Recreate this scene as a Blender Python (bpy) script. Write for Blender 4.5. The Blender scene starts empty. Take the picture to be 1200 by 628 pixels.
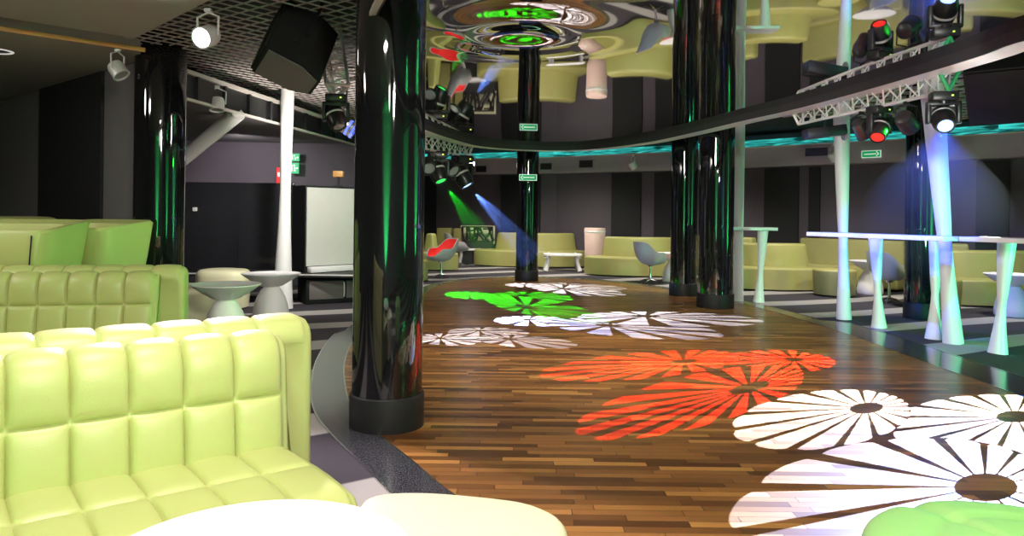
import bpy, bmesh, math, random
from mathutils import Vector, Matrix
R = math.radians
PI = math.pi
rnd = random.Random(7)
SC = bpy.context.scene
COL = SC.collection

# ------------------------------------------------------------------ camera
FOC = 880.0; CH = 1.40; CX, CY = 600.0, 249.0; ROLL = R(0.7)
cam_d = bpy.data.cameras.new('camera'); cam = bpy.data.objects.new('camera', cam_d); COL.objects.link(cam)
cam_d.sensor_width = 36.0; cam_d.lens = 36.0*FOC/1200.0
cam_d.shift_y = -(314-CY)/1200.0
cam_d.clip_start = 0.05
cam.matrix_world = Matrix.Translation((0, 0, CH)) @ Matrix.Rotation(R(90), 4, 'X') @ Matrix.Rotation(ROLL, 4, 'Z')
SC.camera = cam

def ray(px, py):
    dx, dy = px-CX, py-CY
    u = dx*math.cos(ROLL)+dy*math.sin(ROLL); v = -dx*math.sin(ROLL)+dy*math.cos(ROLL)
    return u/FOC, -v/FOC
def A(px, py, z=0.0):          # point of the room at height z seen there
    u, w = ray(px, py); d = (z-CH)/w
    return Vector((u*d, d, z))
def D(px, py, d):              # point of the room at distance d
    u, w = ray(px, py)
    return Vector((u*d, d, CH+w*d))

# ------------------------------------------------------------------ materials
def new_mat(name):
    m = bpy.data.materials.new(name); m.use_nodes = True
    nt = m.node_tree; b = nt.nodes['Principled BSDF']
    return m, nt, b
def nd(nt, t, **kw):
    n = nt.nodes.new(t)
    for k, v in kw.items(): setattr(n, k, v)
    return n
def val(nt, op, a, b=None, c=None):
    n = nt.nodes.new('ShaderNodeMath'); n.operation = op
    for i, x in enumerate((a, b, c)):
        if x is None: continue
        if isinstance(x, (int, float)): n.inputs[i].default_value = x
        else: nt.links.new(x, n.inputs[i])
    return n.outputs[0]
def simple(name, col, rough=0.5, metal=0.0, spec=0.5, bump=0.0, bscale=60, var=0.0, vscale=6, emit=None, estr=0, coat=0.0):
    m, nt, b = new_mat(name)
    b.inputs['Base Color'].default_value = (*col, 1)
    b.inputs['Roughness'].default_value = rough; b.inputs['Metallic'].default_value = metal
    b.inputs['Specular IOR Level'].default_value = spec
    b.inputs['Coat Weight'].default_value = coat
    tc = nd(nt, 'ShaderNodeTexCoord')
    if var > 0:
        n = nd(nt, 'ShaderNodeTexNoise'); n.inputs['Scale'].default_value = vscale; n.inputs['Detail'].default_value = 4
        nt.links.new(tc.outputs['Object'], n.inputs['Vector'])
        mx = nd(nt, 'ShaderNodeMix', data_type='RGBA')
        mx.inputs[6].default_value = (*[c*(1-var) for c in col], 1); mx.inputs[7].default_value = (*[min(1, c*(1+var)) for c in col], 1)
        nt.links.new(n.outputs['Fac'], mx.inputs[0]); nt.links.new(mx.outputs[2], b.inputs['Base Color'])
    if bump > 0:
        n = nd(nt, 'ShaderNodeTexNoise'); n.inputs['Scale'].default_value = bscale; n.inputs['Detail'].default_value = 3
        nt.links.new(tc.outputs['Object'], n.inputs['Vector'])
        bp = nd(nt, 'ShaderNodeBump'); bp.inputs['Strength'].default_value = bump; bp.inputs['Distance'].default_value = 0.01
        nt.links.new(n.outputs['Fac'], bp.inputs['Height']); nt.links.new(bp.outputs[0], b.inputs['Normal'])
    if emit:
        b.inputs['Emission Color'].default_value = (*emit, 1); b.inputs['Emission Strength'].default_value = estr
    return m

M = {}
M['leather'] = simple('lime_leather', (.45, .485, .17), .43, bump=.08, bscale=180, var=.04)
M['green_lit_leather'] = simple('green_lit_leather', (.28, .50, .17), .43, bump=.08, bscale=180, var=.04)  # lime leather with green light put into its colour
M['olive'] = simple('olive_leather', (.34, .325, .105), .5, bump=.08, bscale=120, var=.06)
M['cream'] = simple('cream_leather', (.68, .66, .42), .45, bump=.06, bscale=160, var=.03)
M['white'] = simple('white_lacquer', (.80, .80, .78), .25, var=.02)
M['matwhite'] = simple('matt_white_plastic', (.78, .77, .76), .45, var=.03)
M['pillar'] = simple('black_gloss_lacquer', (.006, .006, .007), .035, spec=.75, bump=.05, bscale=2.2)
M['band'] = simple('black_rubber', (.008, .008, .009), .55, bump=.1)
M['blackp'] = simple('black_plastic', (.014, .014, .015), .38, bump=.05)
M['blackm'] = simple('black_metal', (.018, .018, .02), .3, metal=.3)
M['spk'] = simple('speaker_paint', (.009, .010, .009), .6, spec=.2, bump=.3, bscale=220)
M['grille'] = simple('speaker_grille', (.15, .135, .125), .55, metal=.4, bump=.5, bscale=300)
M['chrome'] = simple('chrome', (.8, .8, .8), .12, metal=1)
M['alu'] = simple('brushed_aluminium', (.78, .77, .75), .35, metal=.35, var=.05)
M['green_alu'] = simple('green_painted_steel', (.03, .32, .12), .35, var=.05)
M['greyshell'] = simple('grey_moulded_shell', (.42, .44, .45), .35, var=.04)
M['red'] = simple('red_padded_fabric', (.85, .03, .025), .7, bump=.5, bscale=14, var=.12, vscale=14)
M['pink'] = simple('pale_pink_shade', (.72, .52, .45), .6, var=.03)
M['wall'] = simple('plum_grey_fabric', (.085, .07, .085), .85, bump=.15, bscale=250, var=.12, vscale=2)
M['wallL'] = simple('charcoal_plaster', (.14, .13, .135), .85, bump=.1, var=.1, vscale=2)
M['bulk'] = simple('mauve_grey_plaster', (.38, .33, .35), .8, bump=.05, var=.05)
M['soffit'] = simple('grey_plaster', (.42, .37, .34), .75, bump=.05, var=.06)
M['plaster'] = simple('grey_plaster_wall', (.4, .4, .4), .8, var=.06)
M['dark'] = simple('matt_black', (.012, .012, .012), .8, bump=.05)
M['panel'] = simple('black_fabric_panel', (.007, .007, .008), .7, bump=.2, bscale=200)
M['rim'] = simple('grey_rim_paint', (.55, .52, .47), .5, var=.05)
M['grid'] = simple('grille_metal', (.62, .56, .53), .4, var=.05)
M['gloss_panel'] = simple('dark_glossy_laminate', (.022, .022, .026), .12, var=.1)
M['screen'] = simple('pale_grey_screen', (.52, .53, .48), .6, var=.05)
M['paper'] = simple('crumpled_paper', (.7, .7, .68), .7, bump=1, bscale=25)
M['orange'] = simple('amber_trim', (.62, .33, .10), .4, var=.05)
M['steel'] = simple('steel_trim', (.6, .6, .58), .25, metal=1)
M['sign_green'] = simple('sign_green', (.0, .30, .10), .5, emit=(.0, .42, .13), estr=.55)
M['sign_white'] = simple('sign_white', (.8, .85, .8), .5, emit=(.8, 1, .85), estr=.55)
M['lens_clear'] = simple('clear_lens', (.25, .25, .27), .08)
M['ring_white'] = simple('white_ring', (.8, .78, .75), .4, emit=(1, .97, .92), estr=.5)
M['legmint'] = simple('white_gloss_leg', (.80, .82, .80), .3, var=.02)
def emis(name, col, s): return simple(name, (.02, .02, .02), .3, emit=col, estr=s)
M['e_white'] = emis('lit_white_lens', (1, .93, 1), 30)
M['e_blue'] = emis('lit_blue_lens', (.22, .42, 1), 5)
M['e_bluew'] = emis('lit_blue_glass', (.05, .12, 1), 1.6)
M['e_red'] = emis('lit_red_lens', (1, .02, .01), 1.6)
M['e_green'] = emis('lit_green_lens', (.03, 1, .12), 1.5)
M['e_led'] = emis('yellow_status_led', (.7, 1, .1), 2)

def neon_mat():
    m, nt, b = new_mat('teal_neon_cove')
    tc = nd(nt, 'ShaderNodeTexCoord'); mp = nd(nt, 'ShaderNodeMapping'); mp.inputs['Scale'].default_value = (1.2, 1.2, 14)
    n = nd(nt, 'ShaderNodeTexNoise'); n.inputs['Scale'].default_value = 1.3; n.inputs['Detail'].default_value = 3; n.inputs['Distortion'].default_value = 1.2
    nt.links.new(tc.outputs['Object'], mp.inputs[0]); nt.links.new(mp.outputs[0], n.inputs['Vector'])
    cr = nd(nt, 'ShaderNodeValToRGB'); cr.color_ramp.elements[0].position = .38; cr.color_ramp.elements[0].color = (0, .03, .03, 1)
    cr.color_ramp.elements[1].position = .66; cr.color_ramp.elements[1].color = (.05, .75, .68, 1)
    nt.links.new(n.outputs['Fac'], cr.inputs[0]); nt.links.new(cr.outputs[0], b.inputs['Emission Color'])
    b.inputs['Emission Strength'].default_value = 1.0; b.inputs['Base Color'].default_value = (.01, .05, .05, 1)
    return m
M['neon'] = neon_mat()

def wood_mat():
    m, nt, b = new_mat('parquet_strips')
    tc = nd(nt, 'ShaderNodeTexCoord'); sp = nd(nt, 'ShaderNodeSeparateXYZ'); nt.links.new(tc.outputs['Object'], sp.inputs[0])
    W, L = .062, .52
    row = val(nt, 'FLOOR', val(nt, 'DIVIDE', sp.outputs[1], W))
    wn1 = nd(nt, 'ShaderNodeTexWhiteNoise', noise_dimensions='1D'); nt.links.new(row, wn1.inputs['W'])
    xo = val(nt, 'ADD', val(nt, 'DIVIDE', sp.outputs[0], L), val(nt, 'MULTIPLY', wn1.outputs['Value'], 7.3))
    colm = val(nt, 'FLOOR', xo)
    cv = nd(nt, 'ShaderNodeCombineXYZ'); nt.links.new(row, cv.inputs[0]); nt.links.new(colm, cv.inputs[1])
    wn2 = nd(nt, 'ShaderNodeTexWhiteNoise', noise_dimensions='2D'); nt.links.new(cv.outputs[0], wn2.inputs['Vector'])
    cr = nd(nt, 'ShaderNodeValToRGB')
    els = cr.color_ramp.elements
    els[0].position = 0; els[0].color = (.085, .034, .010, 1); els[1].position = 1; els[1].color = (.52, .25, .065, 1)
    for p, c in ((.3, (.19, .080, .022, 1)), (.6, (.26, .112, .030, 1)), (.85, (.34, .15, .04, 1))):
        e = els.new(p); e.color = c
    nt.links.new(wn2.outputs['Value'], cr.inputs[0])
    mp = nd(nt, 'ShaderNodeMapping'); mp.inputs['Scale'].default_value = (2.2, 45, 1); nt.links.new(tc.outputs['Object'], mp.inputs[0])
    gn = nd(nt, 'ShaderNodeTexNoise'); gn.inputs['Scale'].default_value = 2; gn.inputs['Detail'].default_value = 5; nt.links.new(mp.outputs[0], gn.inputs['Vector'])
    mx = nd(nt, 'ShaderNodeMix', data_type='RGBA', blend_type='MULTIPLY'); mx.inputs[0].default_value = .5
    g2 = nd(nt, 'ShaderNodeValToRGB'); g2.color_ramp.elements[0].color = (.45, .42, .4, 1); g2.color_ramp.elements[1].color = (1.3, 1.3, 1.3, 1)
    nt.links.new(gn.outputs['Fac'], g2.inputs[0])
    nt.links.new(cr.outputs[0], mx.inputs[6]); nt.links.new(g2.outputs[0], mx.inputs[7])
    fy = val(nt, 'FRACT', val(nt, 'DIVIDE', sp.outputs[1], W)); fx = val(nt, 'FRACT', xo)
    gap = val(nt, 'MAXIMUM', val(nt, 'LESS_THAN', fy, .05), val(nt, 'LESS_THAN', fx, .008))
    mg = nd(nt, 'ShaderNodeMix', data_type='RGBA'); nt.links.new(gap, mg.inputs[0]); nt.links.new(mx.outputs[2], mg.inputs[6]); mg.inputs[7].default_value = (.03, .013, .005, 1)
    nt.links.new(mg.outputs[2], b.inputs['Base Color'])
    b.inputs['Roughness'].default_value = .30; b.inputs['Specular IOR Level'].default_value = .4
    bp = nd(nt, 'ShaderNodeBump'); bp.inputs['Strength'].default_value = .12; bp.inputs['Distance'].default_value = .003
    nt.links.new(gn.outputs['Fac'], bp.inputs['Height']); nt.links.new(bp.outputs[0], b.inputs['Normal'])
    return m
M['wood'] = wood_mat()

def carpet_mat():
    m, nt, b = new_mat('patterned_carpet')
    tc = nd(nt, 'ShaderNodeTexCoord')
    mp = nd(nt, 'ShaderNodeMapping'); mp.inputs['Rotation'].default_value = (0, 0, R(62)); nt.links.new(tc.outputs['Object'], mp.inputs[0])
    w = nd(nt, 'ShaderNodeTexWave'); w.inputs['Scale'].default_value = .23; w.inputs['Distortion'].default_value = 5.5; w.inputs['Detail'].default_value = 1.0; w.inputs['Detail Scale'].default_value = .55
    nt.links.new(mp.outputs[0], w.inputs['Vector'])
    cr = nd(nt, 'ShaderNodeValToRGB'); cr.color_ramp.elements[0].position = .68; cr.color_ramp.elements[0].color = (.030, .025, .032, 1)
    cr.color_ramp.elements[1].position = .73; cr.color_ramp.elements[1].color = (.34, .32, .30, 1)
    nt.links.new(w.outputs['Fac'], cr.inputs[0])
    n = nd(nt, 'ShaderNodeTexNoise'); n.inputs['Scale'].default_value = 300; nt.links.new(tc.outputs['Object'], n.inputs['Vector'])
    mx = nd(nt, 'ShaderNodeMix', data_type='RGBA', blend_type='MULTIPLY'); mx.inputs[0].default_value = .5
    g2 = nd(nt, 'ShaderNodeValToRGB'); g2.color_ramp.elements[0].color = (.3, .3, .3, 1); g2.color_ramp.elements[1].color = (1.5, 1.5, 1.5, 1)
    nt.links.new(n.outputs['Fac'], g2.inputs[0]); nt.links.new(cr.outputs[0], mx.inputs[6]); nt.links.new(g2.outputs[0], mx.inputs[7])
    nt.links.new(mx.outputs[2], b.inputs['Base Color']); b.inputs['Roughness'].default_value = .9
    return m
M['carpet'] = carpet_mat()

def granite_mat():
    m, nt, b = new_mat('polished_black_granite')
    tc = nd(nt, 'ShaderNodeTexCoord'); n = nd(nt, 'ShaderNodeTexNoise'); n.inputs['Scale'].default_value = 140; n.inputs['Detail'].default_value = 3
    nt.links.new(tc.outputs['Object'], n.inputs['Vector'])
    cr = nd(nt, 'ShaderNodeValToRGB'); cr.color_ramp.elements[0].position = .45; cr.color_ramp.elements[0].color = (.018, .018, .021, 1)
    cr.color_ramp.elements[1].position = .75; cr.color_ramp.elements[1].color = (.15, .15, .17, 1)
    nt.links.new(n.outputs['Fac'], cr.inputs[0]); nt.links.new(cr.outputs[0], b.inputs['Base Color'])
    b.inputs['Roughness'].default_value = .16
    return m
M['granite'] = granite_mat()
M['mirror'] = simple('stretched_mirror_film', (.62, .60, .60), .02, metal=1.0)

# ------------------------------------------------------------------ mesh builder
class MB:
    def __init__(s): s.v = []; s.f = []
    def add(s, vs, fs):
        o = len(s.v); s.v += [Vector(p) for p in vs]; s.f += [tuple(i+o for i in f) for f in fs]
        return s
    def box(s, c, d, M4=None, bev=0.0, seg=2):
        bm = bmesh.new(); bmesh.ops.create_cube(bm, size=1.0)
        for v in bm.verts: v.co = Vector((v.co.x*d[0], v.co.y*d[1], v.co.z*d[2]))
        if bev > 0: bmesh.ops.bevel(bm, geom=list(bm.edges), offset=bev, segments=seg, affect='EDGES', profile=.5)
        if M4 is not None: bm.transform(M4)
        bm.transform(Matrix.Translation(c))
        return s.bm(bm)
    def bm(s, bm):
        bm.verts.index_update(); s.add([v.co.copy() for v in bm.verts], [[v.index for v in f.verts] for f in bm.faces]); bm.free(); return s
    def lathe(s, prof, c=(0, 0, 0), n=40, sx=1, sy=1, M4=None):
        vs = []; fs = []; c = Vector(c)
        for (r, z) in prof:
            for k in range(n):
                a = 2*PI*k/n; p = Vector((r*math.cos(a)*sx, r*math.sin(a)*sy, z))
                if M4 is not None: p = M4 @ p
                vs.append(p+c)
        m = len(prof)
        for i in range(m-1):
            for k in range(n):
                k2 = (k+1) % n; fs.append((i*n+k, i*n+k2, (i+1)*n+k2, (i+1)*n+k))
        fs.append(tuple(range(n-1, -1, -1))); fs.append(tuple((m-1)*n+k for k in range(n)))
        return s.add(vs, fs)
    def tube(s, pts, r, n=10):
        pts = [Vector(p) for p in pts]; rr = r if isinstance(r, (list, tuple)) else [r]*len(pts)
        vs = []; fs = []; prev = None
        for i, p in enumerate(pts):
            t = (pts[min(i+1, len(pts)-1)]-pts[max(i-1, 0)]).normalized()
            if prev is None:
                u = t.cross(Vector((0, 0, 1)));
                if u.length < 1e-3: u = t.cross(Vector((1, 0, 0)))
            else: u = prev - t*prev.dot(t)
            u.normalize(); w = t.cross(u); prev = u
            for k in range(n):
                a = 2*PI*k/n; vs.append(p+(u*math.cos(a)+w*math.sin(a))*rr[i])
        for i in range(len(pts)-1):
            for k in range(n):
                k2 = (k+1) % n; fs.append((i*n+k, i*n+k2, (i+1)*n+k2, (i+1)*n+k))
        fs.append(tuple(range(n-1, -1, -1))); fs.append(tuple((len(pts)-1)*n+k for k in range(n)))
        return s.add(vs, fs)
    def prism(s, poly, z0, z1, bev=0.0, seg=3, top_only=True):
        bm = bmesh.new(); b = [bm.verts.new((p[0], p[1], z0)) for p in poly]; t = [bm.verts.new((p[0], p[1], z1)) for p in poly]
        n = len(poly)
        bm.faces.new(b[::-1]); tf = bm.faces.new(t)
        for i in range(n): bm.faces.new((b[i], b[(i+1) % n], t[(i+1) % n], t[i]))
        bmesh.ops.recalc_face_normals(bm, faces=bm.faces)
        if bev > 0: bmesh.ops.bevel(bm, geom=list(tf.edges), offset=bev, segments=seg, affect='EDGES', profile=.5)
        return s.bm(bm)
    def grid(s, fn, nu, nv, cu=False, cv=False):
        vs = [fn(i/(nu if cu else nu-1), j/(nv if cv else nv-1)) for i in range(nu) for j in range(nv)]; fs = []
        for i in range(nu if cu else nu-1):
            for j in range(nv if cv else nv-1):
                i2 = (i+1) % nu; j2 = (j+1) % nv
                fs.append((i*nv+j, i2*nv+j, i2*nv+j2, i*nv+j2))
        return s.add(vs, fs)
    def build(s, name, mat, parent=None, smooth=True, angle=38, loc=None, subsurf=0):
        me = bpy.data.meshes.new(name); me.from_pydata([tuple(v) for v in s.v], [], s.f); me.validate()
        bm = bmesh.new(); bm.from_mesh(me); bmesh.ops.recalc_face_normals(bm, faces=bm.faces); bm.to_mesh(me); bm.free()
        if smooth:
            for p in me.polygons: p.use_smooth = True
            me.set_sharp_from_angle(angle=R(angle))
        me.materials.append(mat if not isinstance(mat, str) else M[mat])
        o = bpy.data.objects.new(name, me); COL.objects.link(o)
        if parent is not None: o.parent = parent
        if loc is not None: o.location = loc
        if subsurf:
            md = o.modifiers.new('subsurf', 'SUBSURF'); md.levels = md.render_levels = subsurf
        return o

def tag(o, label, cat, group=None):
    o['label'] = label; o['category'] = cat
    if group: o['group'] = group
    return o
def thing(name, label, cat, loc=(0, 0, 0), rz=0.0, group=None, mat=None):
    o = bpy.data.objects.new(name, None); COL.objects.link(o); o.empty_display_size = .1
    o.location = loc; o.rotation_euler = (0, 0, rz)
    return tag(o, label, cat, group)
def struct(o): o['kind'] = 'structure'; return o
def copy_tree(o, parent=None):
    c = o.copy(); COL.objects.link(c)
    if parent is not None: c.parent = parent
    for ch in list(o.children): copy_tree(ch, c)
    return c
def smoothloop(pts, n=8):                      # closed Catmull-Rom
    out = []; m = len(pts); P = [Vector((p[0], p[1])) for p in pts]
    for i in range(m):
        a, b, c, d = P[i-1], P[i], P[(i+1) % m], P[(i+2) % m]
        for k in range(n):
            t = k/n
            out.append(.5*((2*b)+(c-a)*t+(2*a-5*b+4*c-d)*t*t+(3*b-a-3*c+d)*t**3))
    return out
def offset_loop(pts, off):
    out = []; m = len(pts)
    area = sum(pts[i].x*pts[(i+1) % m].y-pts[(i+1) % m].x*pts[i].y for i in range(m))
    sg = 1 if area > 0 else -1
    for i in range(m):
        t = (pts[(i+1) % m]-pts[i-1]).normalized(); nrm = Vector((t.y, -t.x))*sg
        o = off(pts[i]) if callable(off) else off
        out.append(pts[i]+nrm*o)
    return out

# ------------------------------------------------------------------ room shell
FZ = 0.0
def slab(name, x0, x1, y0, y1, z0, z1, mat):
    return struct(MB().box(((x0+x1)/2, (y0+y1)/2, (z0+z1)/2), (x1-x0, y1-y0, z1-z0)).build(name, mat, smooth=False))
slab('floor', -9.2, 10.4, -3.2, 22.5, -.2, 0, 'carpet')
wood_pts = [A(497, 345), A(513, 335), A(547, 328.5), A(600, 325.5), A(655, 326.5), A(718, 331), A(784, 340), A(835, 349), A(900, 364), A(987, 390), A(1090, 427), A(1200, 467)]
wood_pts = [(p.x, p.y) for p in wood_pts] + [(3.75, 4.3), (3.2, 3.0), (2.2, 2.35), (1.2, 2.4), (.35, 2.95), (-.05, 3.37)]
for q in ((520, 573), (482, 541), (437, 505), (412, 478), (404, 450), (405, 420), (420, 392), (452, 366)):
    p = A(*q); wood_pts.append((p.x, p.y))
WL = smoothloop(wood_pts, 8)
def goff(p):
    if p.x < 0.6: return .26 if p.y < 8.5 else .18
    return .5 if p.y < 10 else .25
GL = offset_loop(WL, goff)
def ring_mesh(inner, outer, z0, z1):
    mb = MB(); n = len(inner); vs = []
    for L, z in ((inner, z0), (inner, z1), (outer, z1), (outer, z0)): vs += [(p[0], p[1], z) for p in L]
    fs = []
    for k in range(3):
        for i in range(n):
            j = (i+1) % n; fs.append((k*n+i, k*n+j, (k+1)*n+j, (k+1)*n+i))
    return mb.add(vs, fs)
def flat_poly(pts, z):
    bm = bmesh.new(); vs = [bm.verts.new((p[0], p[1], z)) for p in pts]; es = [bm.edges.new((vs[i], vs[(i+1) % len(vs)])) for i in range(len(vs))]
    bmesh.ops.triangle_fill(bm, use_beauty=True, edges=es); return MB().bm(bm)
struct(flat_poly(WL, .006).build('floor_parquet', 'wood', smooth=False))
struct(ring_mesh(WL, GL, .001, .008).build('trim_1', 'granite', smooth=False))
for i, L in enumerate((WL, GL)):
    struct(ring_mesh(offset_loop(L, -.006), offset_loop(L, .006), .001, .0105).build('trim_%d' % (i+2), 'steel', smooth=False))

def wall_piece(name, a, b, z0, z1, mat, th=.12, parent=None):
    a, b = Vector(a), Vector(b); L = (b-a).length
    o = MB().box((L/2, th/2, (z0+z1)/2), (L, th, z1-z0)).build(name, mat, parent, smooth=False)
    o.location = (a.x, a.y, 0); o.rotation_euler = (0, 0, math.atan2(b.y-a.y, b.x-a.x))
    return o
def wall_strip(name, pts, z0, z1, mat, th=.12):
    for a, b in zip(pts[:-1], pts[1:]): o = struct(wall_piece(name, a, b, z0, z1, mat, th))
    return o
def wall_strip_old(name, pts, z0, z1, mat, th=.12):
    mb = MB()
    P = [Vector(p) for p in pts]
    vs = []; fs = []; n = len(P)
    nr = []
    for i in range(n):
        t = (P[min(i+1, n-1)]-P[max(i-1, 0)]).normalized(); nr.append(Vector((-t.y, t.x)))
    for i in range(n):
        q = P[i]+nr[i]*th
        vs += [(P[i].x, P[i].y, z0), (P[i].x, P[i].y, z1), (q.x, q.y, z1), (q.x, q.y, z0)]
    for i in range(n-1):
        for k in range(4):
            a, b = i*4+k, i*4+(k+1) % 4; fs.append((a, b, b+4, a+4))
    fs.append((0, 1, 2, 3)); fs.append(tuple((n-1)*4+k for k in (3, 2, 1, 0)))
    return struct(mb.add(vs, fs).build(name, mat, smooth=False))
HC = 3.10
BW = [(-2.6, 22.1), (1.2, 20.5), (4.0, 18.3), (6.5, 15.8), (8.8, 13.5), (10.1, 11.4)]
back = wall_strip('wall_back', BW, 0, HC+.1, 'wall')
wall_strip('wall_right', [(10.1, 11.4), (10.1, -3)], 0, HC+.1, 'plaster')
wall_strip('wall_rear', [(10.1, -3), (-9, -3)], 0, HC+.1, 'plaster')
wall_strip('wall_left', [(-9, -3), (-9, 13.6)], 0, HC+.1, 'wallL')
wall_strip('wall_booth', [(-9, 13.6), (-2.8, 14.1)], 0, HC+.1, 'wall')
wall_strip('wall_booth_side', [(-2.8, 14.1), (-2.6, 22.1)], 0, HC+.1, 'wall')
# angled wall of the left lounge
ang = struct(wall_piece('wall_lounge', (-4.08, 8.2), (-8.9, 12.4), 0, HC, 'wallL', -.10))
# dark fabric panels set on the lounge wall
def on_angle(px):
    u, _ = ray(px, 170); # X = u*d ; line from (-3.72,7.52) slope
    k = (12.4-8.2)/(-8.9+4.08); d = (8.2-k*(-4.08))/(1-k*u); return Vector((u*d, d))
pa, pb = on_angle(49), on_angle(122)
nrm = Vector((-.68, -.73)); t = (pa-pb).normalized()
nn = Vector((t.y, -t.x)); nn = nn if nn.y < 0 else -nn
struct(MB().prism([pa+nn*.005, pb+nn*.005, pb+nn*.04, pa+nn*.04], .02, 3.0).build('wall_panel', 'panel', smooth=False))
def off_poly(pts, dist):
    P = [Vector(p) for p in pts]; out = []
    for i in range(len(P)):
        t = (P[min(i+1, len(P)-1)]-P[max(i-1, 0)]).normalized(); n = Vector((t.y, -t.x)); out.append(P[i]+n*dist)
    return out
def on_back(px, py=200, off=0.0):
    u, _ = ray(px, py); W = off_poly(BW, off)
    for i in range(len(W)-1):
        a, b = W[i], W[i+1]
        # a + s(b-a): x = u*y
        den = (b.x-a.x)-u*(b.y-a.y)
        s = (u*a.y-a.x)/den
        if -.001 <= s <= 1.001:
            t = (b-a).normalized(); n = Vector((t.y, -t.x)); n = n if n.y < 0 else -n
            return a+(b-a)*s, t, n
    return None
for x0, x1 in ((497, 512), (588, 634), (718, 752), (768, 792), (897, 937), (949, 962), (1145, 1184)):
    (a, t, n), (b, _, _) = on_back(x0), on_back(x1)
    pn = MB().prism([a+n*.004, b+n*.004, b+n*.05, a+n*.05], .02, 2.44).build('wall_panel', 'panel', smooth=False)
    struct(pn)
# bulkhead over the back wall with a teal neon cove on top of it
BF = off_poly(BW, .35)
bulk = struct(wall_strip('trim_4', [(p.x, p.y) for p in BF], 2.47, 2.89, 'bulk', th=.33))
neon = wall_strip('trim_5', [(p.x, p.y) for p in off_poly(BW, .2)], 2.90, 3.07, 'neon', th=.04)
wall_strip('trim_6', [(p.x, p.y) for p in off_poly(BW, .37)], 2.88, 2.905, 'rim', th=.03)

# ------------------------------------------------------------------ ceilings
MZ = lambda y: 2.725-.013*1.5*math.log(math.cosh((y-7)/1.5))
rim_pts = []
for q in ((500, 150), (530, 160.5), (560, 168.5), (600, 172.5), (650, 174), (700, 172), (760, 164), (815, 152), (868, 139), (925, 126), (985, 110), (1040, 94), (1100, 76), (1150, 60), (1200, 42)):
    z = 2.70
    for _ in range(6):
        p = A(q[0], q[1], z); z = MZ(p.y)-.05
    rim_pts.append((p.x, p.y))
rim_pts += [(3.75, 4.6), (3.4, 3.3), (2.4, 2.5), (1.2, 2.3), (.2, 2.7), (-.5, 3.7), (-.95, 5.0), (-1.2, 6.3), (-1.45, 8.0), (-1.5, 9.8)]
RL = smoothloop(rim_pts, 6)
SW = Vector((.05, 5.55))
def mirror_z(x, y):
    z = MZ(y)
    r = math.hypot(x-SW.x, (y-SW.y)*.9)
    z += .018*math.cos(r*7.2)*math.exp(-(r/.62)**2)
    z += .004*math.sin(1.3*x+.7)*math.sin(.8*y)
    return z
def mirror_mesh():
    # polar fan about the swirl centre so that the ripple is smooth
    mb = MB(); n = len(RL); C = SW
    NR = 90
    vs = [(C.x, C.y, mirror_z(C.x, C.y))]; fs = []
    ND = 4
    dense = []
    for i in range(n):
        for k in range(ND): dense.append(RL[i].lerp(RL[(i+1) % n], k/ND))
    m = len(dense)
    for i in range(m):
        for k in range(1, NR+1):
            t = (k/NR)**1.7; p = C.lerp(dense[i], t); vs.append((p.x, p.y, mirror_z(p.x, p.y)))
    for i in range(m):
        j = (i+1) % m; fs.append((0, 1+i*NR, 1+j*NR))
        for k in range(NR-1): fs.append((1+i*NR+k, 1+i*NR+k+1, 1+j*NR+k+1, 1+j*NR+k))
    o = mb.add(vs, fs).build('ceiling_mirror', 'mirror', angle=80)
    return struct(o)
mirror_mesh()
def rim_mesh(z0, z1, in_off, out_off):
    inn = offset_loop(RL, in_off); out = offset_loop(RL, out_off); n = len(RL); vs = []; fs = []
    for L, dz in ((inn, z1), (inn, z0), (out, z0), (out, z1)):
        vs += [(p.x, p.y, MZ(p.y)+dz) for p in L]
    for k in range(4):
        for i in range(n):
            j = (i+1) % n; k2 = (k+1) % 4; fs.append((k*n+i, k*n+j, k2*n+j, k2*n+i))
    return MB().add(vs, fs)
struct(rim_mesh(-.085, .10, -.012, .001).build('trim_7', 'dark', smooth=False))
struct(rim_mesh(-.087, -.062, .0015, lambda p: .04 if p.x < 0 and p.y < 10 else .22).build('trim_8', 'rim', smooth=False))

slab('ceiling', -9.2, 10.4, -3.2, 22.5, HC+.16, HC+.3, 'dark')
def grille(name, x0, x1, y0, y1, pitch, ang, z0, z1, th=.012):
    mb = MB(); cx, cy = (x0+x1)/2, (y0+y1)/2; L = math.hypot(x1-x0, y1-y0)/2
    def clip(p, d):
        t0, t1 = -L, L
        for a, lo, hi in ((0, x0, x1), (1, y0, y1)):
            if abs(d[a]) < 1e-9: continue
            ta, tb = (lo-p[a])/d[a], (hi-p[a])/d[a]
            if ta > tb: ta, tb = tb, ta
            t0, t1 = max(t0, ta), min(t1, tb)
        return (t0, t1) if t1-t0 > .1 else None
    for a in (ang, ang+PI/2):
        d = Vector((math.cos(a), math.sin(a))); n = Vector((-d.y, d.x)); k = int(L/pitch)
        for i in range(-k, k+1):
            p = Vector((cx, cy))+n*(i*pitch); c = clip(p, d)
            if not c: continue
            mid = p+d*((c[0]+c[1])/2)
            mb.box((mid.x, mid.y, (z0+z1)/2), (c[1]-c[0], th, z1-z0), Matrix.Rotation(a, 4, 'Z'))
    return struct(mb.build(name, 'grid', smooth=False))
grille('ceiling_grille_left', -3.9, -.9, 4.2, 14.2, .15, R(52), HC, HC+.012, .007)
grille('ceiling_grille_right', 3.2, 8.2, 4.0, 13.0, .30, R(28), HC, HC+.03)
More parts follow.
